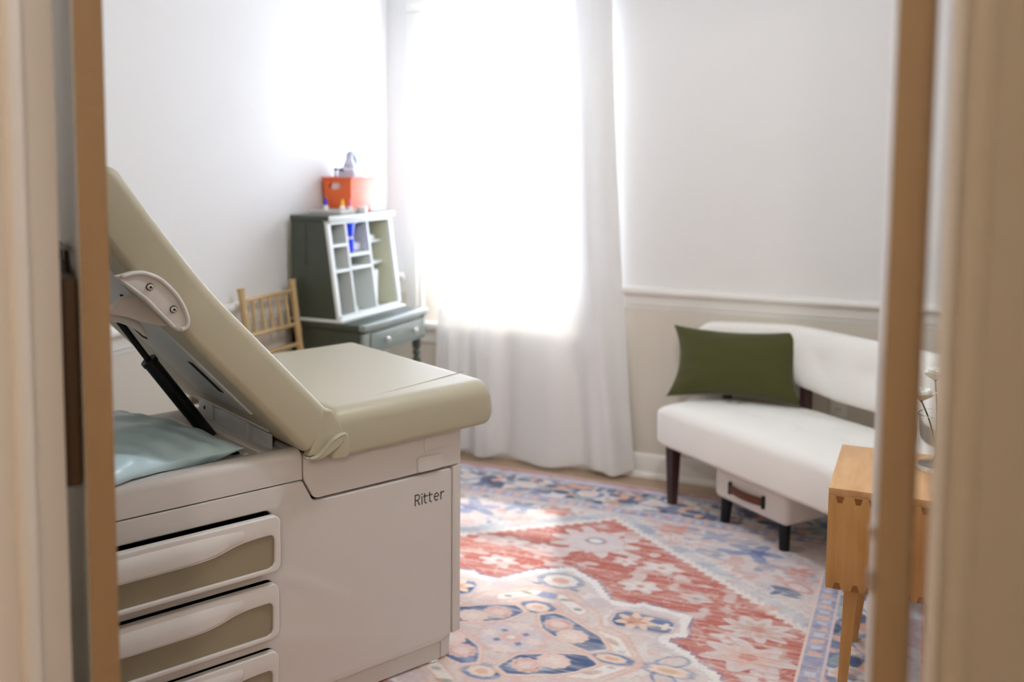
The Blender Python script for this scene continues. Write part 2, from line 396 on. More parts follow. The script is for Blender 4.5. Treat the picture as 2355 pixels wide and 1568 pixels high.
# ------------------------------------------------------------------ rug
def build_rug():
    CXr, CYr, HX, HY = -1.14, 2.71, 1.22, 1.54
    step = 0.0046
    xs = np.arange(-HX, HX+1e-6, step); ys = np.arange(-HY, HY+1e-6, step)
    PX, QY = np.meshgrid(xs, ys)
    p = np.abs(PX); q = np.abs(QY)
    rs = np.random.RandomState(7)
    def noise(sx, sy, seed, oct=1):
        out = np.zeros_like(PX)
        for o in range(oct):
            r = np.random.RandomState(seed+o*17); k = 2**o
            gx, gy = int(2*HX*sx*k)+3, int(2*HY*sy*k)+3
            g = r.rand(gy, gx)
            fx = (PX+HX)*sx*k; fy = (QY+HY)*sy*k
            ix = fx.astype(int); iy = fy.astype(int); tx = fx-ix; ty = fy-iy
            tx = tx*tx*(3-2*tx); ty = ty*ty*(3-2*ty)
            out += ((g[iy, ix]*(1-tx)+g[iy, ix+1]*tx)*(1-ty)+(g[iy+1, ix]*(1-tx)+g[iy+1, ix+1]*tx)*ty)/k
        return out/sum(0.5**o for o in range(oct))
    C = lambda r, g, b_: np.array([lin(r), lin(g), lin(b_)])
    cream, pale, pinkp, peach = C(232, 228, 222), C(216, 205, 202), C(226, 203, 194), C(222, 178, 158)
    red, rose, navy, blue, ltblue, grey, tanc = C(180, 98, 86), C(202, 148, 138), C(72, 90, 126), C(122, 140, 172), C(184, 198, 208), C(196, 192, 196), C(196, 166, 142)
    img = np.empty(PX.shape+(3,)); img[:] = pale
    def put(mask, col, a=1.0):
        mask = np.clip(mask, 0, 1)*a
        img[:] = img*(1-mask[..., None]) + col*mask[..., None]
    def soft(d, w=0.003): return np.clip(0.5-d/(2*w), 0, 1)       # d<0 inside
    def poly(P, A, B):
        """signed distance to polygon"""
        P = np.array(P); n = len(P); d = np.full(A.shape, 1e9); s_ = np.ones(A.shape)
        for i in range(n):
            a, c = P[i], P[i-1]; e = c-a; wx = A-a[0]; wy = B-a[1]
            t = np.clip((wx*e[0]+wy*e[1])/(e@e), 0, 1)
            d = np.minimum(d, (wx-e[0]*t)**2+(wy-e[1]*t)**2)
            c1 = B >= a[1]; c2 = B < c[1]; c3 = e[0]*wy > e[1]*wx
            fl = (c1 & c2 & c3) | (~c1 & ~c2 & ~c3); s_ = np.where(fl, -s_, s_)
        return s_*np.sqrt(d)
    def ell(A, B, cx, cy, a, b_, rot=0.0):
        c, s_ = math.cos(rot), math.sin(rot); u = (A-cx)*c+(B-cy)*s_; v = -(A-cx)*s_+(B-cy)*c
        k = np.sqrt((u/a)**2+(v/b_)**2); return (k-1)*min(a, b_)
    def flower(A, B, cx, cy, r, n, amp, col, rot=0.0, asp=1.0):
        u = (A-cx)/asp; v = B-cy; th = np.arctan2(v, u)+rot; rr = np.hypot(u, v)
        put(soft(rr - r*(1+amp*np.cos(n*th))), col)
    w1 = noise(14, 14, 3, 2)-0.5; jit = w1*0.016
    big = noise(6, 6, 51, 2)
    # ---- field ground: pale with scattered soft motifs
    put(np.clip((noise(9, 12, 5, 2)-0.52)*5, 0, 1), grey, 0.7)
    put(np.clip((noise(16, 22, 9, 2)-0.60)*8, 0, 1), rose, 0.55)
    put(np.clip((noise(13, 18, 19, 2)-0.63)*9, 0, 1), blue, 0.7)
    vine = lambda sx, sy, sd, w: soft(np.abs(noise(sx, sy, sd, 2)-0.5)-w, w*0.8)
    put(vine(20, 24, 301, 0.012), rose, 0.40); put(vine(16, 20, 307, 0.010), blue, 0.30); put(np.clip((noise(24, 28, 311, 2)-0.60)*9, 0, 1), C(226, 222, 218), 0.7)
    # ---- red hexagon and its stepped outline
    st = 0.026
    qs = np.floor(q/st)*st; lineq = 1.075-0.825*p
    dred = np.maximum((qs - lineq)*0.77, p-0.846)
    zz = (q + 0.5*st*np.sign(((p/st) % 1)-0.5)*0.6 - lineq)*0.77
    put(soft(np.abs(zz-0.068)-0.026+jit*0.8, 0.010)*np.clip(0.35+1.5*(noise(20, 20, 161, 2)-0.3), 0, 1), ltblue, 0.8)
    put(soft(np.abs(zz-0.025)-0.015, 0.005), cream, 0.8)
    put(soft(np.abs(zz-0.105)-0.008, 0.006), cream, 0.5)
    put(soft(dred+jit*0.3), red)
    R = soft(dred)
    put(R*np.clip((noise(10, 40, 23, 2)-0.50)*5, 0, 1), rose, 0.5)
    put(R*np.clip((noise(15, 20, 29, 2)-0.64)*10, 0, 1), pale, 0.85)
    put(R*vine(22, 30, 313, 0.022), C(216, 190, 178), 0.55); put(R*vine(13, 22, 317, 0.016), C(222, 206, 198), 0.5)
    # floral sprays on the red
    for (cx, cy, r, n, c2) in ((0.70, 0.365, 0.085, 9, tanc), (0.70, 0.175, 0.10, 7, peach), (0.30, 0.70, 0.055, 5, cream), (0.27, 0.52, 0.055, 6, cream), (0.16, 0.70, 0.035, 5, cream), (0.47, 0.50, 0.04, 4, ltblue), (0.62, 0.27, 0.04, 4, cream), (0.76, 0.06, 0.05, 6, cream)):
        flower(p+jit*0.9, q+jit, cx, cy, r*0.85, n, 0.22, pale, asp=1.45)
        flower(p+jit, q+jit*0.5, cx, cy, r*0.5, n, 0.35, c2*0.6+pale*0.4, asp=1.5); flower(p, q, cx, cy, r*0.22, 5, 0.1, rose, asp=1.3)
    for (x0, y0, x1, y1) in ((0.62, 0.40, 0.52, 0.52), (0.78, 0.30, 0.80, 0.20), (0.40, 0.62, 0.24, 0.66), (0.66, 0.24, 0.56, 0.33), (0.52, 0.56, 0.36, 0.54)):
        e = np.array([x1-x0, y1-y0]); t = np.clip(((p-x0)*e[0]+(q-y0)*e[1])/(e@e), 0, 1)
        dd_ = np.hypot(p-x0-e[0]*t+0.008*np.sin(t*9), q-y0-e[1]*t)-0.006; put(soft(dd_), tanc, 0.8)
    put(R*np.clip((noise(6, 85, 203, 2)-0.58)*6, 0, 1), C(190, 112, 100), 0.35)
    flower(p+jit*1.5, q+jit, 0.0, 0.835, 0.125, 11, 0.20, pale, asp=1.2); put(soft(np.abs(np.hypot(p/1.2, q-0.835)-0.098)-0.003)*np.clip((noise(40, 40, 171)-0.35)*4, 0, 1), rose, 0.7)
    flower(p+jit*0.4, q+jit*0.3, 0.0, 0.835, 0.085, 11, 0.10, C(214, 204, 206), asp=1.12)
    put(soft(ell(p, q, 0, 0.845, 0.046, 0.036)), rose); put(soft(ell(p, q, 0, 0.845, 0.038, 0.029)), blue); put(soft(ell(p, q, 0, 0.845, 0.027, 0.020)), cream)
    # ---- corner motifs: birds, blossoms
    flower(p+jit*2, q+jit, 0.585, 0.985, 0.062, 5, 0.40, C(142, 152, 184), asp=1.4); flower(p+jit*2, q, 0.60, 0.985, 0.028, 5, 0.3, C(104, 116, 160), asp=1.3)
    body = np.minimum(ell(p+jit*0.6, q, 0.745, 0.695, 0.058, 0.022, -0.35), np.minimum(ell(p, q, 0.715, 0.665, 0.03, 0.012, 0.9), ell(p, q, 0.765, 0.655, 0.035, 0.010, -0.1)))
    put(soft(body), C(112, 124, 146))
    put(soft(np.abs(ell(p, q, 0.78, 0.735, 0.05, 0.028, -0.5))-0.006), rose, 0.8)
    flower(p+jit*2, q+jit, 0.42, 1.08, 0.042, 6, 0.35, C(150, 160, 186), asp=1.5)
    flower(p+jit*2, q+jit, 0.76, 0.87, 0.035, 6, 0.35, rose, asp=1.4)
    flower(p+jit, q+jit, 0.25, 1.09, 0.045, 6, 0.25, rose, asp=1.5)
    put(soft(ell(p+jit, q, 0.72, 1.08, 0.05, 0.03, 0.4)), C(170, 160, 150)); put(soft(ell(p+jit, q, 0.70, 0.53, 0.045, 0.02, 0.4)), peach, 0.7)
    # ---- central medallion
    md = poly([(0, 0.576), (0.125, 0.496), (0.19, 0.405), (0.216, 0.374), (0.29, 0.383), (0.31, 0.405), (0.485, 0.372), (0.505, 0.224), (0.45, 0.185), (0.545, 0.125), (0.575, 0.085), (0.64, 0.045), (0.66, 0), (0.64, -0.05), (0, -0.6), (-0.7, -0.6), (-0.7, 0.1), (-0.125, 0.496)], np.round((p+jit*0.25)/0.016)*0.011+p*0.3125, np.round((q+jit*0.25)/0.016)*0.011+q*0.3125)
    put(soft(np.abs(md)-0.008), blue, 0.55); put(soft(md+0.003), C(236, 233, 229)); put(soft(np.abs(md+0.034)-0.003), blue, 0.4)
    put(soft(md+0.037), C(217, 206, 201)); inner = soft(md+0.04)
    put(inner*np.clip((noise(12, 26, 41, 2)-0.5)*5, 0, 1), C(208, 198, 198), 0.8); put(inner*vine(20, 26, 331, 0.014), peach, 0.6); put(inner*vine(14, 20, 337, 0.011), C(160, 164, 186), 0.5); put(inner*np.clip((noise(26, 30, 341, 2)-0.60)*9, 0, 1), C(230, 226, 222), 0.7)
    # peach inner star
    st2 = poly([(0, 0.405), (0.09, 0.36), (0.21, 0.255), (0.235, 0.19), (0.33, 0.155), (0.43, 0.0), (0.33, -0.155), (0, -0.5), (-0.5, 0)], p+jit*0.2, q+jit*0.2)
    put(soft(st2), C(222, 208, 200), 0.8); put(soft(np.abs(st2)-0.006), peach, 0.65)
    put(soft(st2)*np.clip((noise(18, 30, 47, 2)-0.55)*6, 0, 1), C(214, 186, 178), 0.6); put(soft(st2)*vine(24, 30, 347, 0.016), C(214, 170, 156), 0.5)
    # octagon blossoms towards the tips
    put(soft(ell(p+jit*0.5, q, 0.0, 0.447, 0.088, 0.060)), C(150, 158, 178), 0.9)
    oc = np.maximum(np.maximum(p, np.abs(q-0.447)*1.25), (p+np.abs(q-0.447)*1.25)*0.72)-0.060
    put(soft(oc), cream); put(soft(ell(p, q, 0, 0.447, 0.032, 0.022)), peach); put(soft(ell(p, q, 0.07, 0.395, 0.018, 0.008)), navy, 0.8)
    put(soft(ell(p, q, 0.17, 0.33, 0.05, 0.04, 0.6)), C(208, 194, 196), 0.8)
    # trapezoid panels
    tz = poly([(0.012, 0.345), (0.055, 0.345), (0.165, 0.262), (0.150, 0.222), (0.125, 0.232), (0.060, 0.285)], p, q)
    put(soft(tz), C(236, 233, 228)); put(soft(np.abs(tz)-0.004), peach, 0.7)
    put(soft(poly([(0, 0.345), (0.03, 0.34), (0.035, 0.30), (0, 0.295)], p, q)), C(156, 164, 190))
    for (cx, cy, c_) in ((0.085, 0.315, tanc), (0.125, 0.262, C(140, 146, 140)), (0.065, 0.31, C(150, 160, 150))): put(soft(ell(p+jit, q, cx, cy, 0.016, 0.010)), c_, 0.85)
    tz2 = poly([(0.235, 0.155), (0.315, 0.135), (0.385, 0.035), (0.36, 0.012), (0.30, 0.055), (0.245, 0.075)], p, q)
    put(soft(tz2), C(236, 233, 228)); put(soft(np.abs(tz2)-0.004), peach, 0.7); put(soft(ell(p+jit, q, 0.30, 0.10, 0.03, 0.012, -0.6)), tanc, 0.8); put(soft(ell(p+jit, q, 0.345, 0.05, 0.014, 0.008)), grey)
    # small hexagon flowers on the axes
    for (cx, cy, a, b_) in ((0.0, 0.222, 0.062, 0.044), (0.325, 0.0, 0.070, 0.032)):
        hx = lambda k: np.maximum(np.maximum(np.abs(p-cx)/(a*k), np.abs(q-cy)/(b_*k)), (np.abs(p-cx)/(a*k)+np.abs(q-cy)/(b_*k))/1.42)-1
        put(soft(hx(1.2)*0.04), C(226, 190, 176), 0.9); put(soft(hx(1.0)*0.04), blue); put(soft(ell(p, q, cx+0.045, cy-0.012, 0.018, 0.014))*soft(hx(1.0)*0.04), navy); put(soft(hx(0.66)*0.04), C(232, 212, 194)); put(soft(hx(0.3)*0.04), peach)
    # four large blue lobes with paired blossoms
    lob = poly([(0.045, 0.175), (0.075, 0.195), (0.125, 0.178), (0.245, 0.105), (0.285, 0.055), (0.25, 0.028), (0.15, 0.055), (0.075, 0.105)], p+jit*0.7, q+jit*0.7)
    lob = lob-0.011
    put(soft(lob-0.018), C(232, 214, 204)); put(soft(np.abs(lob-0.013)-0.004), peach, 0.8)
    put(soft(lob), C(124, 140, 172)); L = soft(lob)
    put(L*np.clip((noise(10, 60, 61, 2)-0.42)*4, 0, 1), C(84, 104, 146)); put(L*np.clip((noise(8, 30, 67, 2)-0.60)*8, 0, 1), C(176, 186, 204), 0.8)
    put(L*soft(ell(p, q, 0.235, 0.075, 0.045, 0.05, -0.6), 0.012), navy, 0.85); put(L*soft(np.abs(lob+0.008)-0.008, 0.004)*np.clip((noise(20, 20, 71)-0.3)*3, 0, 1), navy, 0.8)
    flower(p+jit*0.3, q, 0.107, 0.137, 0.040, 11, 0.06, C(228, 194, 182), asp=1.2); flower(p, q, 0.105, 0.139, 0.018, 7, 0.2, C(232, 214, 206), asp=1.2); put(soft(np.abs(ell(p, q, 0.107, 0.137, 0.036, 0.029))-0.003)*np.clip((noise(60, 60, 73)-0.4)*4, 0, 1), red, 0.6)
    flower(p+jit*0.3, q, 0.172, 0.082, 0.043, 10, 0.05, C(232, 208, 196), asp=1.2); flower(p, q, 0.172, 0.08, 0.02, 6, 0.2, C(236, 222, 210), asp=1.2)
    # centre rosette
    flower(p, q, 0, 0, 0.105, 16, 0.06, C(220, 190, 182), asp=1.1); flower(p, q, 0, 0, 0.094, 16, 0.06, C(216, 204, 206), asp=1.1)
    flower(p, q, 0.0, 0.075, 0.02, 5, 0.2, C(234, 218, 210), asp=2); flower(p, q, 0.075, 0.0, 0.02, 5, 0.2, C(234, 218, 210))
    put(soft(np.abs(p-0.036)+np.abs(q-0.032)-0.014), C(120, 128, 158)); flower(p, q, 0, 0, 0.030, 8, 0.12, C(222, 186, 176), asp=1.2); flower(p, q, 0, 0, 0.012, 8, 0.1, cream, asp=1.2)
    # square panels in the shoulders
    bx = np.maximum(np.abs(p-0.350)-0.095, np.abs(q-0.262)-0.052); bx = np.maximum(bx, (np.abs(p-0.35)+np.abs(q-0.262))-0.125)
    put(soft(bx-0.014), C(200, 196, 206)); put(soft(np.abs(bx-0.014)-0.004), peach, 0.7); put(soft(bx), C(112, 126, 162)); B_ = soft(bx)
    put(B_*np.clip((noise(9, 40, 83, 2)-0.42)*4, 0, 1), C(92, 110, 150)); put(B_*soft(ell(p, q, 0.27, 0.235, 0.04, 0.03), 0.01), navy); put(B_*soft(ell(p, q, 0.42, 0.225, 0.04, 0.025), 0.01), navy, 0.8)
    flower(p+jit*0.8, q+jit*0.5, 0.330, 0.262, 0.048, 7, 0.25, C(228, 204, 184), asp=1.2); flower(p+jit, q, 0.325, 0.258, 0.028, 6, 0.3, C(206, 158, 136), asp=1.2); put(soft(ell(p, q, 0.315, 0.245, 0.012, 0.007)), red)
    flower(p+jit, q, 0.425, 0.262, 0.018, 4, 0.35, C(232, 222, 206), asp=1.2)
    # leaf sprays at the side tips
    put(soft(np.abs(ell(p+jit, q, 0.50, 0.055, 0.05, 0.03, 0.6))-0.004), blue); put(soft(ell(p+jit*0.5, q, 0.50, 0.008, 0.06, 0.016)), C(236, 214, 196)); put(soft(ell(p, q, 0.50, 0.004, 0.03, 0.008)), C(214, 176, 140)); put(soft(np.abs(ell(p, q, 0.50, 0.01, 0.07, 0.022))-0.003), blue, 0.7)
    # ---- borders
    e = np.maximum(p-0.846, q-1.166)                              # distance outside the field
    along = np.where(p-0.846 > q-1.166, QY, PX)
    bord = e > 0
    def band(a, c_, col, al=1.0): put(((e > a) & (e <= c_)).astype(float), col, al)
    band(0.0, 1, C(206, 200, 210))
    band(0.004, 0.068, C(170, 172, 196))
    k = ((along+jit) % 0.085)/0.085
    put(((e > 0.014) & (e < 0.056)).astype(float)*soft((np.abs(k-0.3)-0.17)*0.085), C(222, 186, 170)); put(((e > 0.018) & (e < 0.052)).astype(float)*soft((np.abs(k-0.8)-0.13)*0.085), C(206, 206, 214))
    put(((e > 0.006) & (e < 0.064)).astype(float)*np.clip((noise(22, 22, 97, 2)-0.55)*8, 0, 1), C(138, 142, 176), 0.8)
    band(0.066, 0.072, C(226, 204, 196)); band(-0.003, 0.004, C(228, 208, 200))
    mb = ((e > 0.075) & (e < 0.285)).astype(float)
    put(mb, C(222, 220, 220))
    put(mb*np.clip((noise(19, 19, 101, 2)-0.47)*8, 0, 1), C(96, 110, 148), 0.9); put(mb*np.clip((noise(22, 22, 107, 2)-0.58)*10, 0, 1), C(224, 176, 152), 0.9)
    put(mb*np.clip((noise(21, 21, 113, 2)-0.60)*10, 0, 1), C(70, 84, 112), 0.9); put(mb*np.clip((noise(17, 17, 119, 2)-0.62)*10, 0, 1), C(150, 166, 168), 0.8)
    ka = ((along + 0.05) % 0.30)-0.15; ec = e-0.18
    jb = (noise(30, 30, 151, 2)-0.5)*0.035
    put(mb*soft(ell(ka+jb, ec+jb, 0, 0, 0.070, 0.050)), C(112, 124, 152), 0.85); put(mb*soft(ell(ka-jb, ec+jb, 0, 0, 0.058, 0.040)), C(222, 220, 220)); put(mb*soft(ell(ka+jb, ec, 0, 0, 0.036, 0.022)), C(226, 204, 194))
    kb = ((along + 0.20) % 0.30)-0.15
    put(mb*soft(ell(kb+jb, ec-jb, 0, 0.02, 0.030, 0.040)), C(220, 170, 148), 0.85); put(mb*soft(ell(kb+jit, ec, 0.03, -0.03, 0.035, 0.022)), C(78, 92, 128)); put(mb*soft(ell(kb+jit, ec, -0.035, 0.03, 0.03, 0.02)), C(84, 98, 132))
    band(0.283, 0.290, C(150, 152, 182)); band(0.290, 0.335, C(204, 206, 218)); put(((e > 0.29) & (e < 0.335)).astype(float)*np.clip((noise(24, 24, 127, 2)-0.55)*8, 0, 1), C(188, 160, 170), 0.7)
    band(0.335, 0.362, C(196, 128, 124)); put(((e > 0.335) & (e < 0.362)).astype(float)*np.clip((noise(20, 20, 131, 2)-0.5)*6, 0, 1), C(206, 180, 184), 0.8); band(0.362, 1, C(214, 200, 196))
    # ---- worn, abrash streaks running across and fine weave speckle
    streak = noise(5, 110, 137, 2)*0.6+noise(14, 60, 139, 2)*0.4
    wear = np.clip((streak-0.44)*3.0, 0, 1)*0.46*(e < 0.075) + np.clip((streak-0.48)*3.0, 0, 1)*0.40*(e >= 0.075)
    img = img*(1-wear[..., None]) + C(226, 218, 212)*wear[..., None]
    img *= (0.93+0.14*rs.rand(*PX.shape))[..., None]
    img = np.clip(img*np.array([0.97, 0.945, 0.93]), 0, 1)
    ny, nx = PX.shape
    # waviness of the pile, a few tenths of a millimetre
    co = np.empty((ny*nx, 3)); co[:, 0] = PX.ravel(); co[:, 1] = QY.ravel(); co[:, 2] = 0.009+0.0006*rs.rand(ny*nx)
    idx = np.arange(ny*nx).reshape(ny, nx)
    F = np.stack([idx[:-1, :-1], idx[:-1, 1:], idx[1:, 1:], idx[1:, :-1]], -1).reshape(-1, 4)
    # skirt down to the floor
    ring = np.concatenate([idx[0, :], idx[1:, -1], idx[-1, -2::-1], idx[-2:0:-1, 0]])
    low = co[ring].copy(); low[:, 2] = 0.0005
    base = ny*nx; co = np.concatenate([co, low]); m_ = len(ring); li = base+np.arange(m_)
    SK = np.stack([ring, li, np.roll(li, -1), np.roll(ring, -1)], -1)
    F = np.concatenate([F, SK])
    me = bpy.data.meshes.new('rug'); me.vertices.add(len(co)); me.vertices.foreach_set('co', co.ravel())
    me.loops.add(F.size); me.loops.foreach_set('vertex_index', F.ravel().astype(np.int32))
    me.polygons.add(len(F)); me.polygons.foreach_set('loop_start', (np.arange(len(F))*4).astype(np.int32)); me.update(calc_edges=True); me.validate()
    ca = me.color_attributes.new('weave', 'FLOAT_COLOR', 'POINT')
    cols = np.ones((len(co), 4), np.float32); cols[:base, :3] = img.reshape(-1, 3); cols[base:, :3] = C(214, 200, 196)
    ca.data.foreach_set('color', cols.ravel())
    m = bpy.data.materials.new('rug_pile'); m.use_nodes = True; nt = m.node_tree; pb = nt.nodes['Principled BSDF']
    at = nt.nodes.new('ShaderNodeAttribute'); at.attribute_name = 'weave'; nt.links.new(at.outputs['Color'], pb.inputs['Base Color'])
    pb.inputs['Roughness'].default_value = 0.85; pb.inputs['Specular IOR Level'].default_value = 0.25; pb.inputs['Sheen Weight'].default_value = 0.1
    me.materials.append(m)
    o = bpy.data.objects.new('rug', me); COL.objects.link(o); o.location = (CXr, CYr, 0)
    tag(o, 'large faded red, blue and cream oriental rug with a central medallion', 'rug')
build_rug()
RUGZ = 0.0098

# ------------------------------------------------------------------ exam table  (local: x along its length to the foot end, y to its far side)
TA = math.radians(90-27.1)
T = thing('exam_table', 'medical exam table with raised taupe backrest and grey plastic drawer base', 'exam table', (-1.238, 2.546, 0), TA)
UL, VF = -1.33, 0.70
side = lambda u, z, d: (u, d, z)
# side panel with three openings
outer = roundpoly([(-1.32, 0.073), (-0.072, 0.073), (-0.033, 0.088), (-0.0325, 0.592), (-0.486, 0.592), (-0.518, 0.655), (-1.32, 0.655)], [0.01, 0.01, 0.006, 0.012, 0.012, 0.008, 0.01])
DR = [(0.448, 0.594, 0.040), (0.266, 0.412, 0.028), (0.084, 0.230, 0.022)]     # z0, z1, how far out
DL, DRt = -1.262, -0.600
holes = [rrect(DL-0.002, DRt-0.004, z0+0.012, z1+0.002, 0.022) for z0, z1, d in DR]
b = MB(); b.shape([outer]+holes, 0.0, 0.022, 0.004, side); b.build('side_panel', M['plastic'], T)
b = MB(); b.box(UL, -0.001, 0.0, VF, 0.086, 0.594, 0.016, 4); q = b.bm
b.bm.clear()
b.box(UL+0.01, -0.006, VF-0.03, VF, 0.075, 0.66, 0.004); b.box(-0.03, -0.003, 0.03, VF-0.01, 0.08, 0.594, 0.004); b.box(UL, UL+0.03, 0.02, VF-0.01, 0.075, 0.66, 0.004)
b.box(UL+0.02, -0.02, 0.03, VF-0.02, 0.075, 0.09); b.build('cabinet_shell', M['plastic'], T)
b = MB(); b.box(UL+0.04, -0.04, 0.12, VF-0.04, 0.095, 0.645); b.box(-0.60, -0.04, 0.024, VF-0.04, 0.095, 0.588); b.build('cabinet_core', M['dark'], T)
b = MB(); b.shape([roundpoly([(-0.0295, 0.086), (0.0, 0.090), (0.0, 0.597), (-0.0295, 0.594)], 0.003)], 0.0, 0.03, 0.003, side); b.box(-0.029, 0.0, 0.02, VF-0.01, 0.088, 0.594, 0.008); b.build('corner_post', M['plastic'], T)
# foot-end panel above the seam and the tray with its stepped top
b = MB(); b.shape([roundpoly([(-0.514, 0.659), (-0.483, 0.598), (0.0, 0.5995), (0.0, 0.712), (-0.514, 0.722)], [0.008, 0.014, 0.004, 0.012, 0.01])], 0.0, 0.05, 0.004, side); b.box(-0.51, -0.002, 0.04, VF, 0.60, 0.70, 0.006)
b.shape([rrect(-0.157, -0.070, 0.6015, 0.646, 0.009)], -0.0065, 0.002, 0.003, side); b.shape([roundpoly([(-0.132, 0.66), (-0.02, 0.66), (-0.02, 0.705), (-0.132, 0.705)], 0.006)], -0.0025, 0.002, 0.002, side)
b.build('foot_panel', M['plastic'], T)
prof = [(0.0, 0.6585), (0.0, 0.716), (0.002, 0.726), (0.008, 0.733), (0.018, 0.7365), (0.040, 0.7365), (0.058, 0.732), (0.075, 0.722), (0.09, 0.717), (0.60, 0.712), (0.63, 0.714), (0.652, 0.716), (0.672, 0.714), (0.685, 0.705), (VF, 0.66)]
b = MB(); rows = []
for u in (UL, UL+0.004, -0.53, -0.521, -0.519): rows.append([(u, v, z - (0.004 if u in (UL, -0.519) else 0)) for v, z in prof])
b.grid(rows, cap0=True, cap1=True)
for (u, v0, v1) in ((-0.580, 0.10, 0.60), (-0.622, 0.11, 0.58), (-0.690, 0.13, 0.50)):
    b.tube([(u-0.02*k/8.0*(1 if u > -0.6 else 1), v0+(v1-v0)*k/8.0, 0.7155-0.001*k/8.0) for k in range(9)], 0.0085, 8)
b.box(-0.545, -0.46, 0.09, 0.62, 0.66, 0.716, 0.006)
b.build('storage_tray', M['plastic'], T)
b = MB(); b.lathe([(0.001, 0.0), (0.016, 0.0), (0.016, 0.006), (0.001, 0.006)], (-0.640, 0.145, 0.7135), 20); b.build('drain_hole', M['dark'], T)
# plinth and levelling feet
b = MB(); b.shape([roundpoly([(-1.27, 0.016), (-0.0645, 0.016), (-0.0645, 0.078), (-1.27, 0.078)], 0.003)], 0.013, 0.03, 0.002, side)
b.shape([roundpoly([(-0.0625, 0.016), (-0.034, 0.018), (-0.028, 0.080), (-0.0625, 0.080)], 0.003)], 0.013, 0.03, 0.002, side)
b.box(-1.27, -0.036, 0.028, VF-0.03, 0.016, 0.078); b.build('plinth', M['plastic'], T)
for (u, v) in ((-0.085, -0.005), (-1.22, 0.02), (-0.085, 0.62), (-1.22, 0.62)):
    b = MB(); b.lathe([(0.001, 0.0), (0.020, 0.0), (0.022, 0.003), (0.018, 0.007), (0.006, 0.009), (0.006, 0.018), (0.001, 0.018)], (u, v+0.035, RUGZ), 18); b.build('levelling_foot', M['rim'], T)
# drawers: white frame with a scooped top lip, tan panel, dark tub
for (z0, z1, dout) in DR:
    f = lambda u, z, d, dout=dout: (u, -dout+d, z)
    top = []
    for k in range(33):
        u = DRt-0.017 - (DRt-DL-0.034)*k/32; c = abs(u-(DL+DRt)/2)
        s_ = 1/(1+math.exp((c-0.190)/0.022)); top.append((u, z1-0.048-0.026*s_))
    top[0] = (top[0][0], top[0][1]); hole = roundpoly([(DL+0.017, z0+0.012), (DRt-0.017, z0+0.012)], 0.016)[0:0]
    lowr = [(DL+0.017, z0+0.030), (DL+0.020, z0+0.018), (DL+0.030, z0+0.012), (DRt-0.034, z0+0.012), (DRt-0.023, z0+0.017), (DRt-0.018, z0+0.027)]
    upr = [(DRt-0.017, top[0][1]-0.014), (DRt-0.020, top[0][1]-0.005), (DRt-0.027, top[0][1]-0.0005)]
    upl = [(DL+0.027, top[-1][1]-0.0005), (DL+0.020, top[-1][1]-0.005), (DL+0.017, top[-1][1]-0.014)]
    hole = lowr + upr + [p for p in top if DL+0.03 < p[0] < DRt-0.03] + upl
    b = MB(); b.shape([rrect(DL, DRt, z0, z1, 0.020), hole], 0.0, 0.022, 0.004, f)
    dr = b.build('drawer', M['rim'], T)
    # bulging grip along the middle of the lip
    b = MB(); rows = []
    for k in range(25):
        u = DRt-0.10-(DRt-DL-0.20)*k/24; c = abs(u-(DL+DRt)/2); s_ = 1/(1+math.exp((c-0.185)/0.028)); dp = 0.012*s_+0.0005
        zt = z1-0.010; zb = z1-0.046-0.026*s_
        rows.append([f(u, zt, 0.003), f(u, zt-0.012, -dp*0.6), f(u, (zt+zb)/2, -dp), f(u, zb+0.008, -dp*0.75), f(u, zb, 0.003)])
    b.grid(rows); b.build('drawer_grip', M['rim'], dr)
    b = MB(); b.shape([rrect(DL+0.012, DRt-0.012, z0+0.008, z1-0.03, 0.016)], 0.006, 0.016, 0.001, f); b.build('drawer_panel', M['tan'], dr)
    b = MB()
    b.box(DL+0.02, DRt-0.014, 0.018-dout, 0.11, z0+0.016, z0+0.022); b.box(DL+0.02, DL+0.026, 0.018-dout, 0.11, z0+0.016, z1-0.01); b.box(DRt-0.020, DRt-0.014, 0.018-dout, 0.11, z0+0.016, z1-0.01)
    b.build('drawer_tub', M['dark'], dr)
# lettering on the panel, drawn as strokes
CAP = 0.0315
def arc(cx, cy, rx, ry, a0, a1, n=14): return [(cx+rx*math.cos(math.radians(a0+(a1-a0)*k/n)), cy+ry*math.sin(math.radians(a0+(a1-a0)*k/n))) for k in range(n+1)]
STR = [[(0.06, 0), (0.06, 0.97)], [(0.06, 0.97)]+[(0.28, 0.97)]+arc(0.30, 0.72, 0.22, 0.25, 85, -85)+[(0.06, 0.46)], [(0.30, 0.46), (0.54, 0.0)],
       [(0.80, 0), (0.80, 0.70)], [(0.795, 0.885), (0.805, 0.965)],
       [(1.10, 0.92), (1.10, 0.22)]+arc(1.28, 0.22, 0.18, 0.20, 180, 275), [(0.98, 0.68), (1.40, 0.68)],
       [(1.66, 0.92), (1.66, 0.22)]+arc(1.84, 0.22, 0.18, 0.20, 180, 275), [(1.54, 0.68), (1.96, 0.68)],
       [(2.19, 0.37), (2.64, 0.37)]+arc(2.42, 0.36, 0.235, 0.34, 4, 305, 26),
       [(2.92, 0.0), (2.92, 0.70)], [(2.92, 0.40)]+arc(3.16, 0.42, 0.24, 0.26, 165, 88)+[(3.28, 0.67)]]
b = MB(); hw = 0.052
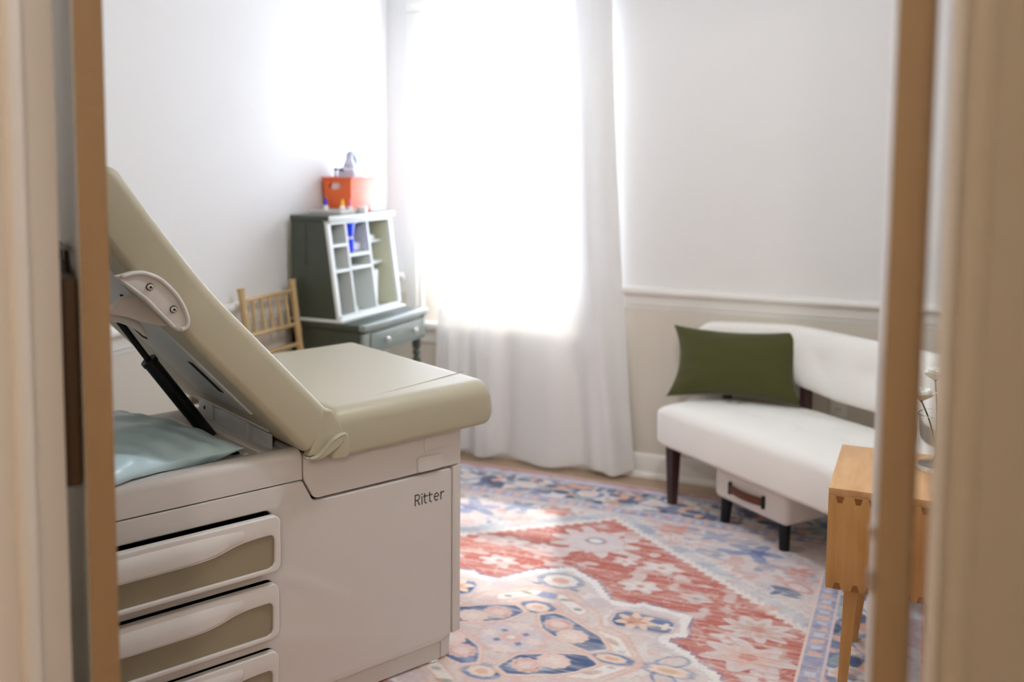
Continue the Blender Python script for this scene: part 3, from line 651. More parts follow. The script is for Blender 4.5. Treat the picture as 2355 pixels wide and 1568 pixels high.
for P in STR:
    V = [Vector(p) for p in P]; rows = []
    for i, p in enumerate(V):
        t = (V[min(i+1, len(V)-1)]-V[max(i-1, 0)]).normalized(); n_ = Vector((-t.y, t.x))
        e = -t*hw*0.6 if i == 0 else (t*hw*0.6 if i == len(V)-1 else t*0)
        a, c = p+n_*hw+e, p-n_*hw+e
        k = CAP; o = (-0.1645, 0.5065)
        rows.append([(o[0]+a.x*k*1.0, -0.0006, o[1]+a.y*k), (o[0]+a.x*k, 0.0005, o[1]+a.y*k), (o[0]+c.x*k, 0.0005, o[1]+c.y*k), (o[0]+c.x*k, -0.0006, o[1]+c.y*k)])
    b.grid(rows, closed_v=True, cap0=True, cap1=True)
b.build('lettering', M['ink'], T, ang=15)
# upholstery
idm = lambda x, y, z: (x, y, z)
n = 40; path = [(-0.440+0.535*(math.sin(PI*(k/n-0.5))*0.5+0.5), 0.7685+0.0105*k/n) for k in range(n+1)]
b = MB(); b.sweep(path, (0, 1), 0.066, 0.016, 0.046, idm, -0.036, 0.772, 0.02, 0.036); seat = b.build('seat_cushion', M['vinyl'], T, ang=60)
b = MB(); b.tube([(-0.40+0.49*k/12, 0.020+0.085*(k/12)**1.2, 0.8350+0.0098*k/12) for k in range(13)], 0.0012, 6); b.build('seam', M['seam'], seat)
D = (-0.677, 0.736); N = (0.736, 0.677)
def bp(s_, off=0.0):
    bd = 0.036*max(0.0, (s_-0.42)/0.36)**1.4
    return (-0.453+D[0]*s_+N[0]*(bd-0.0605+off), 0.837+D[1]*s_+N[1]*(bd-0.0605+off))
n = 56; b = MB(); b.sweep([bp(-0.030+0.884*(math.sin(PI*(k/n-0.5))*0.5+0.5)) for k in range(n+1)], N, 0.0605, 0.020, 0.026, idm, -0.036, 0.772, 0.014, 0.04)
back = b.build('backrest_cushion', M['vinyl'], T, ang=60)
# vinyl flap folded at the hinge
b = MB()
fA = [(-0.530, 0.727), (-0.512, 0.7245), (-0.494, 0.731), (-0.474, 0.747), (-0.456, 0.765), (-0.434, 0.775), (-0.412, 0.776), (-0.416, 0.760), (-0.430, 0.745), (-0.457, 0.731), (-0.484, 0.720), (-0.512, 0.714)]
fB = [(-0.416, 0.776), (-0.406, 0.771), (-0.400, 0.752), (-0.401, 0.714), (-0.411, 0.705), (-0.455, 0.7095), (-0.456, 0.728), (-0.437, 0.741), (-0.423, 0.757)]
def bulge(k): return lambda u, z, d: (u, d - k*math.sin(PI*min(1, max(0, (u+0.53)/0.13)))*0.012, z)
b.shape([roundpoly(fA, 0.010, 4)], -0.044, -0.012, 0.006, bulge(1)); b.shape([roundpoly(fB, 0.008, 4)], -0.047, -0.010, 0.006, side)
b.shape([roundpoly([(-0.470, 0.842), (-0.450, 0.841), (-0.427, 0.802), (-0.412, 0.772), (-0.432, 0.765), (-0.462, 0.750), (-0.490, 0.726), (-0.520, 0.727), (-0.500, 0.765)], 0.006)], -0.038, -0.006, 0.006, side)
b.build('vinyl_flap', M['vinyl'], T, ang=50)
b = MB(); b.tube([(x, -0.046-0.010*math.sin(PI*(x+0.53)/0.13), z-0.0015) for x, z in smoothpath([(-0.522, 0.7265), (-0.508, 0.7255), (-0.494, 0.7305), (-0.476, 0.745), (-0.458, 0.7625), (-0.436, 0.772), (-0.416, 0.774)], 4)], 0.0011, 6); b.build('seam', M['seam'], back)
b = MB(); fC = [(-0.520, 0.70), (-0.500, 0.745), (-0.478, 0.73), (-0.455, 0.765), (-0.43, 0.70)]
b.shape([roundpoly(fC, 0.012)], 0.755, 0.785, 0.008, side); b.build('vinyl_flap', M['vinyl'], T)
# metal plate under the backrest, hinge and gas spring
def under(s_, d): return bp(s_, -0.0605-d)
b = MB(); rows = []
for s_ in (0.10, 0.14, 0.40, 0.62, 0.80):
    a0 = under(s_, -0.004); a1 = under(s_, 0.005); v0, v1 = (0.09, 0.47)
    rows.append([(a0[0], v0, a0[1]), (a1[0], v0+0.006, a1[1]), (a1[0], v1-0.006, a1[1]), (a0[0], v1, a0[1])])
b.grid(rows, closed_v=True, cap0=True, cap1=True)
plate = b.build('support_plate', M['metal'], T, ang=25)
for (sa, sb, va, vb) in ((0.18, 0.30, 0.14, 0.17), (0.34, 0.40, 0.38, 0.42), (0.46, 0.54, 0.18, 0.20)):
    b = MB(); rows = []
    for s_ in (sa, sb):
        a0 = under(s_, 0.003); a1 = under(s_, 0.0068); rows.append([(a0[0], va, a0[1]), (a1[0], va, a1[1]), (a1[0], vb, a1[1]), (a0[0], vb, a0[1])])
    b.grid(rows, closed_v=True, cap0=True, cap1=True); b.build('slot', M['dark'], plate)
b = MB(); hn = 0.0
b.box(-0.548, -0.542, 0.12, 0.605, 0.708, 0.756, 0.001); b.box(-0.556, -0.547, 0.25, 0.43, 0.714, 0.766, 0.0015); b.box(-0.554, -0.547, 0.49, 0.585, 0.714, 0.768, 0.0015); b.box(-0.552, -0.547, 0.14, 0.22, 0.712, 0.752, 0.0015)
b.tube([(-0.553, 0.12, 0.768), (-0.553, 0.60, 0.768)], 0.0055, 10)
hg = b.build('hinge', M['metal'], T)
b = MB(); b.lathe([(0.0005, -0.0012), (0.006, -0.0012), (0.006, 0.001), (0.0005, 0.001)], (-0.5543, 0.545, 0.744), 16, axis='x'); b.build('bolt_hole', M['dark'], hg)
b = MB(); b.tube([(-0.779, 0.36, 0.942), (-0.60, 0.36, 0.685)], 0.0195, 18); b.tube([(-0.784, 0.36, 0.949), (-0.776, 0.36, 0.938)], 0.022, 18); gs = b.build('gas_spring', M['black'], T)
b = MB(); b.tube([(-0.858, 0.36, 1.062), (-0.776, 0.36, 0.938)], 0.0085, 12); b.build('spring_rod', M['black'], gs)
# release paddle at the backrest edge
hp = roundpoly([(-0.998, 1.232), (-0.978, 1.234), (-0.958, 1.240), (-0.930, 1.238), (-0.892, 1.219), (-0.852, 1.174), (-0.831, 1.124), (-0.833, 1.098), (-0.852, 1.090), (-0.866, 1.099), (-0.933, 1.172)], 0.012, 4)
b = MB(); b.shape([hp], -0.052, -0.030, 0.006, side)
arcp = smoothpath([(-0.985, 1.229), (-0.956, 1.2345), (-0.930, 1.233), (-0.894, 1.214), (-0.856, 1.171), (-0.836, 1.124), (-0.838, 1.103), (-0.852, 1.096)], 6)
b.tube([(x, -0.053, z) for x, z in arcp], [0.002]+[0.0055]*(len(arcp)-2)+[0.003], 8)
b.tube([(-0.985, -0.050, 1.224), (-0.930, -0.050, 1.176), (-0.866, -0.050, 1.104)], [0.003, 0.005, 0.004], 8)
ph = b.build('release_paddle', M['plastic'], T, ang=50)
for (u, z) in ((-0.921, 1.202), (-0.868, 1.146)):
    b = MB(); b.lathe([(0.0005, -0.0565), (0.0025, -0.0565), (0.003, -0.0585), (0.0062, -0.0575), (0.0072, -0.055), (0.0072, -0.051), (0.0005, -0.051)], (u, 0, z), 20, axis='y'); b.build('screw', M['chrome'], ph)
    b = MB(); b.lathe([(0.0072, -0.0526), (0.0088, -0.0526), (0.0088, -0.051), (0.0072, -0.051)], (u, 0, z), 20, axis='y'); b.lathe([(0.0003, -0.0588), (0.0022, -0.0588), (0.0022, -0.056), (0.0003, -0.056)], (u, 0, z), 12, axis='y'); b.build('screw_recess', M['black'], ph)
b = MB(); b.shape([roundpoly([(-0.990, 1.136), (-0.978, 1.153), (-0.960, 1.168), (-0.935, 1.176), (-0.918, 1.172), (-0.852, 1.100), (-0.863, 1.096), (-0.887, 1.102), (-0.912, 1.109), (-0.932, 1.118), (-0.956, 1.128)], 0.008)], 0.014, 0.055, 0.006, side); b.build('paddle_cover', M['plastic'], T)
b = MB(); hr = smoothpath([(-0.985, 0.10, 1.118), (-0.945, 0.10, 1.114), (-0.912, 0.10, 1.099), (-0.893, 0.10, 1.082), (-0.880, 0.10, 1.062)], 5)
b.tube(hr, [0.010, 0.010, 0.0105, 0.011, 0.011, 0.0115, 0.0115, 0.0115, 0.0115, 0.0115, 0.011, 0.011, 0.010, 0.0095, 0.009, 0.008, 0.007, 0.006, 0.0045, 0.003, 0.001], 12); b.build('paddle_horn', M['rim'], T, label='pale curved lever under the backrest')

# teal plastic pillow lying on the tray (world placed through the table's axes)
R3 = Matrix.Rotation(TA, 4, 'Z'); OT = Vector((-1.238, 2.546, 0))
def tw(u, v, z): return OT + R3 @ Vector((u, v, z))
PB = tw(-0.968, 0.292, 0.714)
pl = thing('pillow', 'pale teal plastic-covered pillow lying on the exam table tray', 'pillow', PB, TA+math.radians(16))
def pf(x, y, z):
    v = 0.292+x*0.276+y*0.961; t = min(1, max(0, (0.085-v)/0.05)); t = t*t*(3-2*t)
    return (x, y, max(0.0045+0.022*t, 0.030+0.010*t+z))
b = MB(); b.pillow(0.53, 0.575, 0.132, pf, 0.05, 64, 0.0042, 3, 3.0); b.build('pillow_cover', M['teal'], pl, ang=70)

# ------------------------------------------------------------------ curtain
def curtain():
    b = MB(); rows = []
    nz, nx = 40, 260
    for iz in range(nz+1):
        z = 0.028 + (2.495-0.028)*iz/nz; h = 1-(z/2.495)
        row = []
        xl = -2.262 + 0.02*h + 0.03*max(0, (0.75-z))/0.75*(-1.0); xr = -1.372+0.150*h**1.6
        for ix in range(nx+1):
            s_ = ix/nx
            x = xl + (xr-xl)*s_
            amp = 0.013+0.014*s_**2+0.010*h
            ph = 2*PI*(s_*4.6+0.45*math.sin(s_*5.0)) + 0.5*math.sin(2.0*z+s_*6)
            y = YB-0.095 + amp*math.sin(ph) + 0.007*math.sin(ph*2.3+1.2)
            # heavier gathers at the wall-side edge
            if s_ > 0.72:
                e = (s_-0.72)/0.28; y -= 0.030*math.exp(-((e-0.42)/0.16)**2)*(0.6+0.8*h); y += 0.03*e*e
            row.append((x, y, z + (0.010*math.sin(ph) if iz == 0 else 0)))
        rows.append(row)
    b.grid(rows)
    bm_ = b.bm; bmesh.ops.recalc_face_normals(bm_, faces=bm_.faces[:])
    t = thing('curtain', 'long white sheer curtain hanging in soft folds over the bright window', 'curtain')
    me = bpy.data.meshes.new('curtain_panel'); bm_.to_mesh(me); bm_.free(); me.materials.append(M['sheer']); me.polygons.foreach_set('use_smooth', [True]*len(me.polygons))
    o = bpy.data.objects.new('curtain_panel', me); COL.objects.link(o); o.parent = t
    # hem band and the lined edge strip that hangs past the window
    b = MB(); rows2 = []
    for iz in range(0, 3): rows2.append([(x, y-0.0015, z) for x, y, z in rows[iz]])
    b.grid(rows2); b.build('hem', M['sheer'], t, ang=80)
    b = MB(); rows3 = []
    for r_ in rows: rows3.append([(x, y+0.004, z) for x, y, z in r_[int(nx*0.80):]])
    b.grid(rows3); b.build('lining', M['lining'], t, ang=80)
    b = MB(); b.tube([(-2.33, YB-0.095, 2.50), (-1.27, YB-0.095, 2.50)], 0.012, 12); b.box(-2.31, -2.29, YB-0.10, YB, 2.495, 2.505); b.box(-1.32, -1.30, YB-0.10, YB, 2.495, 2.505); b.build('curtain_rod', M['black'], t)
curtain()

# ------------------------------------------------------------------ writing desk with hutch
DX0, DX1, DY0, DY1 = XL+0.034, -2.185, 3.542, 4.092
dk = thing('secretary_desk', 'small dark green secretary desk with a slanted open hutch and one drawer', 'desk', (DX0, DY0, 0))
def dl(x, y, z): return (x-DX0, y-DY0, z)
b = MB()
b.box(DX0, DX1+0.012, DY0-0.010, DY1+0.012, 0.755, 0.783, 0.006, f=dl)
b.box(DX0, DX1-0.012, DY0, DY0+0.02, 0.645, 0.757, 0.002, f=dl); b.box(DX0, DX1-0.012, DY1-0.02, DY1, 0.645, 0.757, 0.002, f=dl)
b.box(DX0, DX0+0.02, DY0, DY1, 0.645, 0.757, f=dl); b.box(DX0, DX1-0.02, DY0+0.01, DY1-0.01, 0.645, 0.655, f=dl)
b.build('desk_body', M['green'], dk); b = MB()
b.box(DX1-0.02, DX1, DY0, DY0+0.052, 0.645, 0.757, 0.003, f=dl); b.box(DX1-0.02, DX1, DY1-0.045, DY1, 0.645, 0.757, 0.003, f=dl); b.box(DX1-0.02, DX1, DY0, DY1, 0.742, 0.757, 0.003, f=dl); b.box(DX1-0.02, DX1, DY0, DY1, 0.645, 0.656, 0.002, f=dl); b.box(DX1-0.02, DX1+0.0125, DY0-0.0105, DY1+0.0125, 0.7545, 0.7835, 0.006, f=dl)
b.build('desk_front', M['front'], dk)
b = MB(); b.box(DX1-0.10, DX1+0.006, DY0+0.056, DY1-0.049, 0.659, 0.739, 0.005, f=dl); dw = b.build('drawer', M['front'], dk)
for y in (3.700, 3.952):
    b = MB(); b.lathe([(0.004, 0.0), (0.004, 0.010), (0.012, 0.016), (0.015, 0.024), (0.012, 0.031), (0.001, 0.034)], dl(DX1+0.005, y, 0.700), 16, axis='x'); b.build('knob', M['chrome'], dw)
legp = [(0.020, 0.645), (0.020, 0.60), (0.012, 0.59), (0.020, 0.575), (0.012, 0.560), (0.023, 0.53), (0.019, 0.50), (0.012, 0.485), (0.020, 0.46), (0.021, 0.40), (0.013, 0.12), (0.018, 0.10), (0.018, 0.08), (0.011, 0.06), (0.014, 0.03), (0.010, 0.001)]
for x in (DX0+0.03, DX1-0.028):
    for y in (DY0+0.030, DY1-0.030):
        b = MB(); b.lathe(legp[:-1]+[(0.010, 0.0 if x < -2.4 else RUGZ)], dl(x, y, 0.0), 16); b.build('leg', M['green'], dk)
# hutch: two slanted sides, top, back, uprights and shelves
HT = 1.222; xt, xb = -2.368, -2.308
def xf(z): return xb + (xt-xb)*(z-0.795)/(HT-0.795)
hs = [(DX0, 0.783), (xb, 0.783), (xb, 0.800), (xt, HT), (DX0, HT)]
for (y0, y1) in ((DY0+0.002, DY0+0.018), (DY1-0.030, DY1-0.014)):
    b = MB(); b.shape([roundpoly(hs, 0.002)], y0, y1, 0.001, lambda a, z, d: dl(a, d, z)); b.build('hutch_side', M['green'], dk)
b = MB(); b.box(DX0, DX0+0.008, DY0+0.018, DY1-0.030, 0.783, HT, f=dl); b.box(DX0, xb-0.004, DY0+0.018, DY1-0.030, 0.783, 0.796, f=dl)
b.box(DX0+0.006, DX0+0.0065, DY0+0.02, DY1-0.03, 0.79, HT-0.01, f=dl); b.shape([roundpoly([(DX0+0.006, 0.797), (xb-0.006, 0.800), (xt-0.006, HT-0.001), (DX0+0.006, HT-0.001)], 0.002)], DY1-0.033, DY1-0.030, 0.0, lambda a, z, d: dl(a, d, z))
b.build('hutch_back', M['sage'], dk)
b = MB(); b.box(DX0, xt+0.016, DY0-0.008, DY1+0.004, HT, 1.245, 0.004, f=dl); b.build('hutch_top', M['green'], dk)
def slat(b, y0, y1, z0, z1, dep, back=None):
    """piece between two heights whose front edge follows the slope, set dep behind it"""
    xb0 = DX0+0.008 if back is None else back
    v = [dl(xb0, y0, z0), dl(xf(z0)-dep, y0, z0), dl(xf(z0)-dep, y1, z0), dl(xb0, y1, z0), dl(xb0, y0, z1), dl(xf(z1)-dep, y0, z1), dl(xf(z1)-dep, y1, z1), dl(xb0, y1, z1)]
    q = b.bm; V = [q.verts.new(p) for p in v]
    for f_ in ((3, 2, 1, 0), (4, 5, 6, 7), (0, 1, 5, 4), (1, 2, 6, 5), (2, 3, 7, 6), (3, 0, 4, 7)): q.faces.new([V[i] for i in f_])
# sloping white face frame, dividers and shelves
b = MB()
def fr(y0, y1, z0, z1):
    v = []
    for z in (z0, z1):
        for (dx, y) in ((-0.010, y0), (0.004, y0), (0.004, y1), (-0.010, y1)): v.append(dl(xf(z)+dx, y, z))
    q = b.bm; V = [q.verts.new(p) for p in v]
    for f_ in ((3, 2, 1, 0), (4, 5, 6, 7), (0, 1, 5, 4), (1, 2, 6, 5), (2, 3, 7, 6), (3, 0, 4, 7)): q.faces.new([V[i] for i in f_])
fr(DY0-0.002, DY0+0.022, 0.798, HT); fr(DY1-0.034, DY1-0.010, 0.798, HT); fr(DY0, DY1-0.01, 1.205, HT+0.001); fr(DY0, DY1-0.01, 0.796, 0.812)
b.box(DX0, xb+0.020, DY0-0.004, DY1+0.0, 0.783, 0.797, 0.003, f=dl); b.box(xt-0.02, xt+0.019, DY0-0.006, DY1+0.002, HT-0.002, 1.243, 0.004, f=dl)
b.build('face_frame', M['edge'], dk)
Y1a, Y2a = 3.690, 3.872
b = MB(); slat(b, Y1a-0.007, Y1a+0.007, 0.80, HT-0.002, 0.002); b.build('divider', M['edge'], dk)
b = MB(); slat(b, Y2a-0.007, Y2a+0.007, 0.80, HT-0.002, 0.002); b.build('divider', M['edge'], dk)
for (ya, yb, z, dep) in ((DY0+0.018, Y1a, 1.106, 0.002), (DY0+0.018, Y1a, 0.996, 0.002), (Y1a, Y2a, 1.056, 0.002), (Y1a, Y2a, 0.998, 0.002), (Y2a, DY1-0.03, 1.098, 0.050), (Y2a, DY1-0.03, 0.998, 0.050)):
    b = MB(); slat(b, ya, yb, z, z+0.012, dep); b.build('shelf', M['edge'], dk)
b = MB(); b.box(xt-0.02, xt-0.004, Y1a+0.05, Y1a+0.11, HT-0.022, HT-0.002, 0.004, f=dl); b.build('latch', M['edge'], dk)
b = MB()
for k, z in enumerate((1.20, 1.165, 1.13, 1.095, 1.06)): b.tube([dl(-2.475+0.004*(k % 2), DY0+0.0, z), dl(-2.475-0.004*(k % 2), DY0+0.0, z-0.028)], 0.0022, 6)
b.build('carving', M['green'], dk)

# things in the hutch
def on(name, label, cat, loc, group=None): return thing(name, label, cat, loc, 0.0, group)
cupL = ['upper bright blue cup in the middle cubby of the hutch', 'lower bright blue cup in the middle cubby of the hutch']
def cup_bm(): 
    b = MB(); b.lathe([(0.001, 0), (0.021, 0), (0.024, 0.004), (0.0285, 0.055), (0.030, 0.060), (0.028, 0.061), (0.025, 0.052), (0.020, 0.008), (0.001, 0.006)], (0, 0, 0), 22); return b
for k, z in enumerate((1.141, 1.069)):
    t = on('cup', cupL[k], 'cup', (-2.392, Y1a+0.060, z), 'blue cups in the hutch'); cup_bm().build('cup_body', M['blue'], t)
    b = MB(); b.lathe([(0.001, 0), (0.0235, 0), (0.0255, 0.010), (0.001, 0.010)], (0, 0, 0.0615), 20); b.build('cup_lid', M['white'], t)
b = MB(); b.box(-2.54, -2.445, Y1a+0.096, Y2a-0.012, 1.069, 1.195, 0.006); tag(b.build('box', M['bluegrey']), 'blue-grey box behind the blue cups in the hutch', 'box')
b = MB(); b.box(-2.44, -2.385, Y1a+0.095, Y2a-0.02, 1.069, 1.110, 0.008); tag(b.build('packet', M['lav']), 'small pale lavender packet in front of the blue-grey box', 'packet')
b = MB(); b.slab(resample(rrect(-2.53, -2.415, 3.905, 4.03, 0.02), 60), 1.1105, 1.132, 0.010); tag(b.build('folded_cloth', M['white']), 'folded white cloth on the upper shelf of the hutch', 'cloth')
b = MB(); b.box(-2.46, -2.36, Y1a+0.012, Y1a+0.095, 0.7965, 0.822, 0.006); tag(b.build('soap_box', M['white']), 'small white box on the floor of the hutch', 'box')
t = on('folder', 'white upright folder leaning in the lower compartment of the hutch', 'folder', (-2.43, 3.935, 0.797)); b = MB(); b.box(-0.09, 0.075, -0.006, 0.012, 0, 0.175, 0.003); o = b.build('cover', M['white'], t)
b = MB(); b.box(-0.088, 0.070, -0.003, 0.009, 0.003, 0.178, 0.001); b.build('sheets', M['greytray'], t); t.rotation_euler = (0, 0, 0)
t = on('brochure', 'thin grey brochure leaning beside the white folder in the hutch', 'brochure', (-2.43, 3.905, 0.797)); b = MB(); b.box(-0.085, 0.06, -0.003, 0.004, 0, 0.165, 0.001); tag(b.build('brochure_sheet', M['lav'], t), '', '')
o = t.children[0]; del o['label']; del o['category']; t.rotation_euler = (math.radians(-7), 0, 0)

# on top of the desk: orange bin with a jug and a pump bottle, small tray with droppers
OB = thing('storage_bin', 'orange plastic bin with a slot handle on top of the desk', 'bin', (-2.492, 3.918, 1.245))
def taper(x, y, z): k = 1+0.16*z/0.155; return (x*k, y*k, z)
b = MB(); w2, l2 = 0.066, 0.092
b.box(-w2, w2, -l2, l2, 0, 0.004, f=taper)
b.shape([rrect(-w2, w2, 0, 0.155, 0.006), rrect(-0.040, 0.020, 0.105, 0.132, 0.013)], -l2, -l2+0.003, 0.001, lambda a, z, d: taper(a, d, z)); b.shape([rrect(-w2, w2, 0, 0.155, 0.006)], l2-0.003, l2, 0.001, lambda a, z, d: taper(a, d, z))
for x in (-w2, w2-0.003): b.shape([rrect(-l2, l2, 0, 0.155, 0.006)], x, x+0.003, 0.001, lambda a, z, d: taper(d, a, z))
b.build('bin_shell', M['orange'], OB)
b = MB(); b.shape([rrect(-w2*1.17-0.006, w2*1.17+0.006, -l2*1.17-0.006, l2*1.17+0.006, 0.01), rrect(-w2*1.14, w2*1.14, -l2*1.14, l2*1.14, 0.008)], 0.153, 0.160, 0.002, lambda a, c, d: (a, c, d)); b.build('bin_rim', M['orange'], OB)
t = thing('jug', 'pale lavender plastic jug standing in the orange bin', 'jug', (-2.492, 3.934, 1.2495))
b = MB(); b.slab(resample(rrect(-0.044, 0.044, -0.054, 0.054, 0.018), 48), 0, 0.205, 0.026); b.build('jug_body', M['lav'], t)
b = MB(); b.lathe([(0.030, 0.205), (0.026, 0.222), (0.018, 0.236), (0.018, 0.262), (0.001, 0.262)], (0, -0.012, 0), 20); b.build('jug_neck', M['lav'], t)
b = MB(); b.tube(smoothpath([(0, -0.020, 0.262), (0, 0.004, 0.270), (0, 0.026, 0.255), (0, 0.044, 0.222), (0, 0.040, 0.20)], 5), 0.009, 10); b.build('jug_handle', M['bluegrey'], t)
t = thing('pump_bottle', 'bottle with a black pump top in the orange bin', 'bottle', (-2.525, 3.856, 1.2495))
b = MB(); b.lathe([(0.001, 0), (0.020, 0), (0.022, 0.01), (0.022, 0.115), (0.010, 0.132), (0.010, 0.14), (0.001, 0.14)], (0, 0, 0), 18); b.build('bottle_body', M['white'], t)
b = MB(); b.lathe([(0.012, 0.138), (0.012, 0.155), (0.004, 0.158), (0.004, 0.185), (0.009, 0.187), (0.009, 0.196), (0.001, 0.197)], (0, 0, 0), 14); b.tube([(0, 0, 0.191), (0.02, 0.02, 0.190), (0.026, 0.026, 0.184)], 0.004, 8); b.build('pump', M['black'], t)
b = MB(); b.shape([rrect(-2.54, -2.375, 3.664, 3.802, 0.008), ], 1.245, 1.249, 0.001, lambda a, c, d: (a, c, d)); b.shape([rrect(-2.54, -2.375, 3.664, 3.802, 0.008), rrect(-2.536, -2.379, 3.668, 3.798, 0.006)], 1.247, 1.262, 0.001, lambda a, c, d: (a, c, d))
tag(b.build('tray', M['greytray']), 'small grey tray on top of the desk in front of the orange bin', 'tray')
def dropper(loc, cap, label, r=0.013, h=0.03):
    t = thing('dropper_bottle', label, 'bottle', loc, 0, 'small bottles on the desk tray')
    b = MB(); b.lathe([(0.001, 0), (r, 0), (r, h), (r*0.5, h+0.006), (0.001, h+0.006)], (0, 0, 0), 16); b.build('bottle_body', M['white'], t)
    b = MB(); b.lathe([(r*0.62, h+0.005), (r*0.55, h+0.022), (r*0.2, h+0.036), (0.001, h+0.037)], (0, 0, 0), 14); b.build('cap', M[cap], t)
dropper((-2.515, 3.760, 1.2495), 'blue', 'small white bottle with a blue cap on the grey tray', 0.012, 0.024)
dropper((-2.440, 3.780, 1.2495), 'yellow', 'small white bottle with a pointed yellow cap on the grey tray', 0.013, 0.022)
dropper((-2.400, 3.782, 1.2495), 'pink', 'small white bottle with a pink cap on the grey tray', 0.012, 0.022)
b = MB(); b.lathe([(0.001, 0), (0.021, 0), (0.023, 0.006), (0.023, 0.026), (0.019, 0.030), (0.001, 0.030)], (-2.366, 3.828, 1.2452), 20); tag(b.build('jar', M['white']), 'squat white jar on the desk edge beside the grey tray', 'jar')

# ------------------------------------------------------------------ gold chair
CH = thing('side_chair', 'gold bamboo-style spindle-back chair between the wall and the desk', 'chair', (-2.33, 3.335, 0))
def bamboo(P, r, k=5):
    P = [Vector(p) for p in P]; path = []; rad = []
    n = 40
    L = [0]
    for i in range(1, len(P)): L.append(L[-1]+(P[i]-P[i-1]).length)
    for i in range(n+1):
        d = L[-1]*i/n; j = 0
        while j < len(P)-2 and L[j+1] < d: j += 1
        path.append(P[j].lerp(P[j+1], (d-L[j])/(L[j+1]-L[j])))
        x = (i*k/n) % 1.0; rad.append(r*(1.16 if min(x, 1-x) < 0.07 else 1.0))
    b = MB(); b.tube(path, rad, 12); return b
# local: back of the seat at -x
yl, yr = -0.168, 0.168
def bx(z): return -0.118 - 0.075*(z-0.45)/0.52 if z > 0.45 else -0.118 - 0.035*(0.45-z)/0.45
for y in (yl, yr):
    bamboo([(bx(0.001)-0.02, y*1.02, 0.001), (bx(0.45), y, 0.45), (bx(0.72), y*1.0, 0.72), (bx(0.965), y*1.03, 0.968)], 0.0145, 9).build('back_post', M['gold'], CH)
for y in (yl, yr): bamboo([(0.20, y*1.10, RUGZ), (0.195, y*1.08, 0.44)], 0.0145, 4).build('leg', M['gold'], CH)
for z in (0.918, 0.775, 0.690): bamboo([(bx(z), yl, z), (bx(z), yr, z)], 0.0095, 5).build('back_rail', M['gold'], CH)
for k in range(5):
    y = yl + (yr-yl)*(k+1)/6; bamboo([(bx(0.918), y, 0.918), (bx(0.775), y, 0.775)], 0.0072, 2).build('spindle', M['gold'], CH)
b = MB(); b.slab(resample(roundpoly([(-0.145, -0.175), (0.215, -0.20), (0.215, 0.20), (-0.145, 0.175)], 0.03), 72), 0.435, 0.462, 0.008); b.build('seat', M['gold'], CH)
for (p, q) in (((0.197, -0.183, 0.20), (0.197, 0.183, 0.20)), ((-0.13, -0.17, 0.18), (0.197, -0.183, 0.18)), ((-0.13, 0.17, 0.18), (0.197, 0.183, 0.18)), ((-0.13, -0.17, 0.22), (-0.13, 0.17, 0.22))): bamboo([p, q], 0.009, 4).build('stretcher', M['gold'], CH)

# ------------------------------------------------------------------ corner settee
SA = math.radians(-38); LEG = Vector((-0.985, 4.068, 0))
SF = thing('settee', 'white linen button-tufted settee with a wrap-around back and dark tapered legs', 'sofa', LEG, SA)
def sl(x, y):       # room plan point -> settee plan point
    r = Vector((x, y, 0))-LEG; return (r.x*math.cos(SA)+r.y*math.sin(SA), -r.x*math.sin(SA)+r.y*math.cos(SA))
seatP = [(-0.085, -0.018), (1.42, -0.018), (1.42, 0.53), (0.23, 0.53), sl(-0.62, 4.36), sl(-0.98, 4.36), (-0.115, 0.17)]
seatO = resample(roundpoly(seatP, [0.05, 0.05, 0.05, 0.12, 0.08, 0.05, 0.08], 8), 220)
dim = [(*sl(-0.732, 4.209), 0.012, 0.035), (*sl(-0.569, 4.01), 0.012, 0.035), (*sl(-0.40, 3.912), 0.012, 0.035), (*sl(-0.222, 3.798), 0.012, 0.035), (*sl(-0.38, 4.13), 0.012, 0.035), (*sl(-0.18, 4.0), 0.012, 0.035), (0.95, 0.15, 0.012, 0.035), (1.1, 0.36, 0.012, 0.035)]
b = MB(); b.slab(seatO, 0.262, 0.452, 0.055, dimples=dim, crown=0.012, rings=40); seat = b.build('seat', M['linen'], SF, ang=60)
for (x, y, _, _) in dim:
    b = MB(); b.lathe([(0.010, 0), (0.010, 0.002), (0.006, 0.005), (0.001, 0.006)], (x, y, 0.4515), 14); b.build('button', M['linen'], seat)
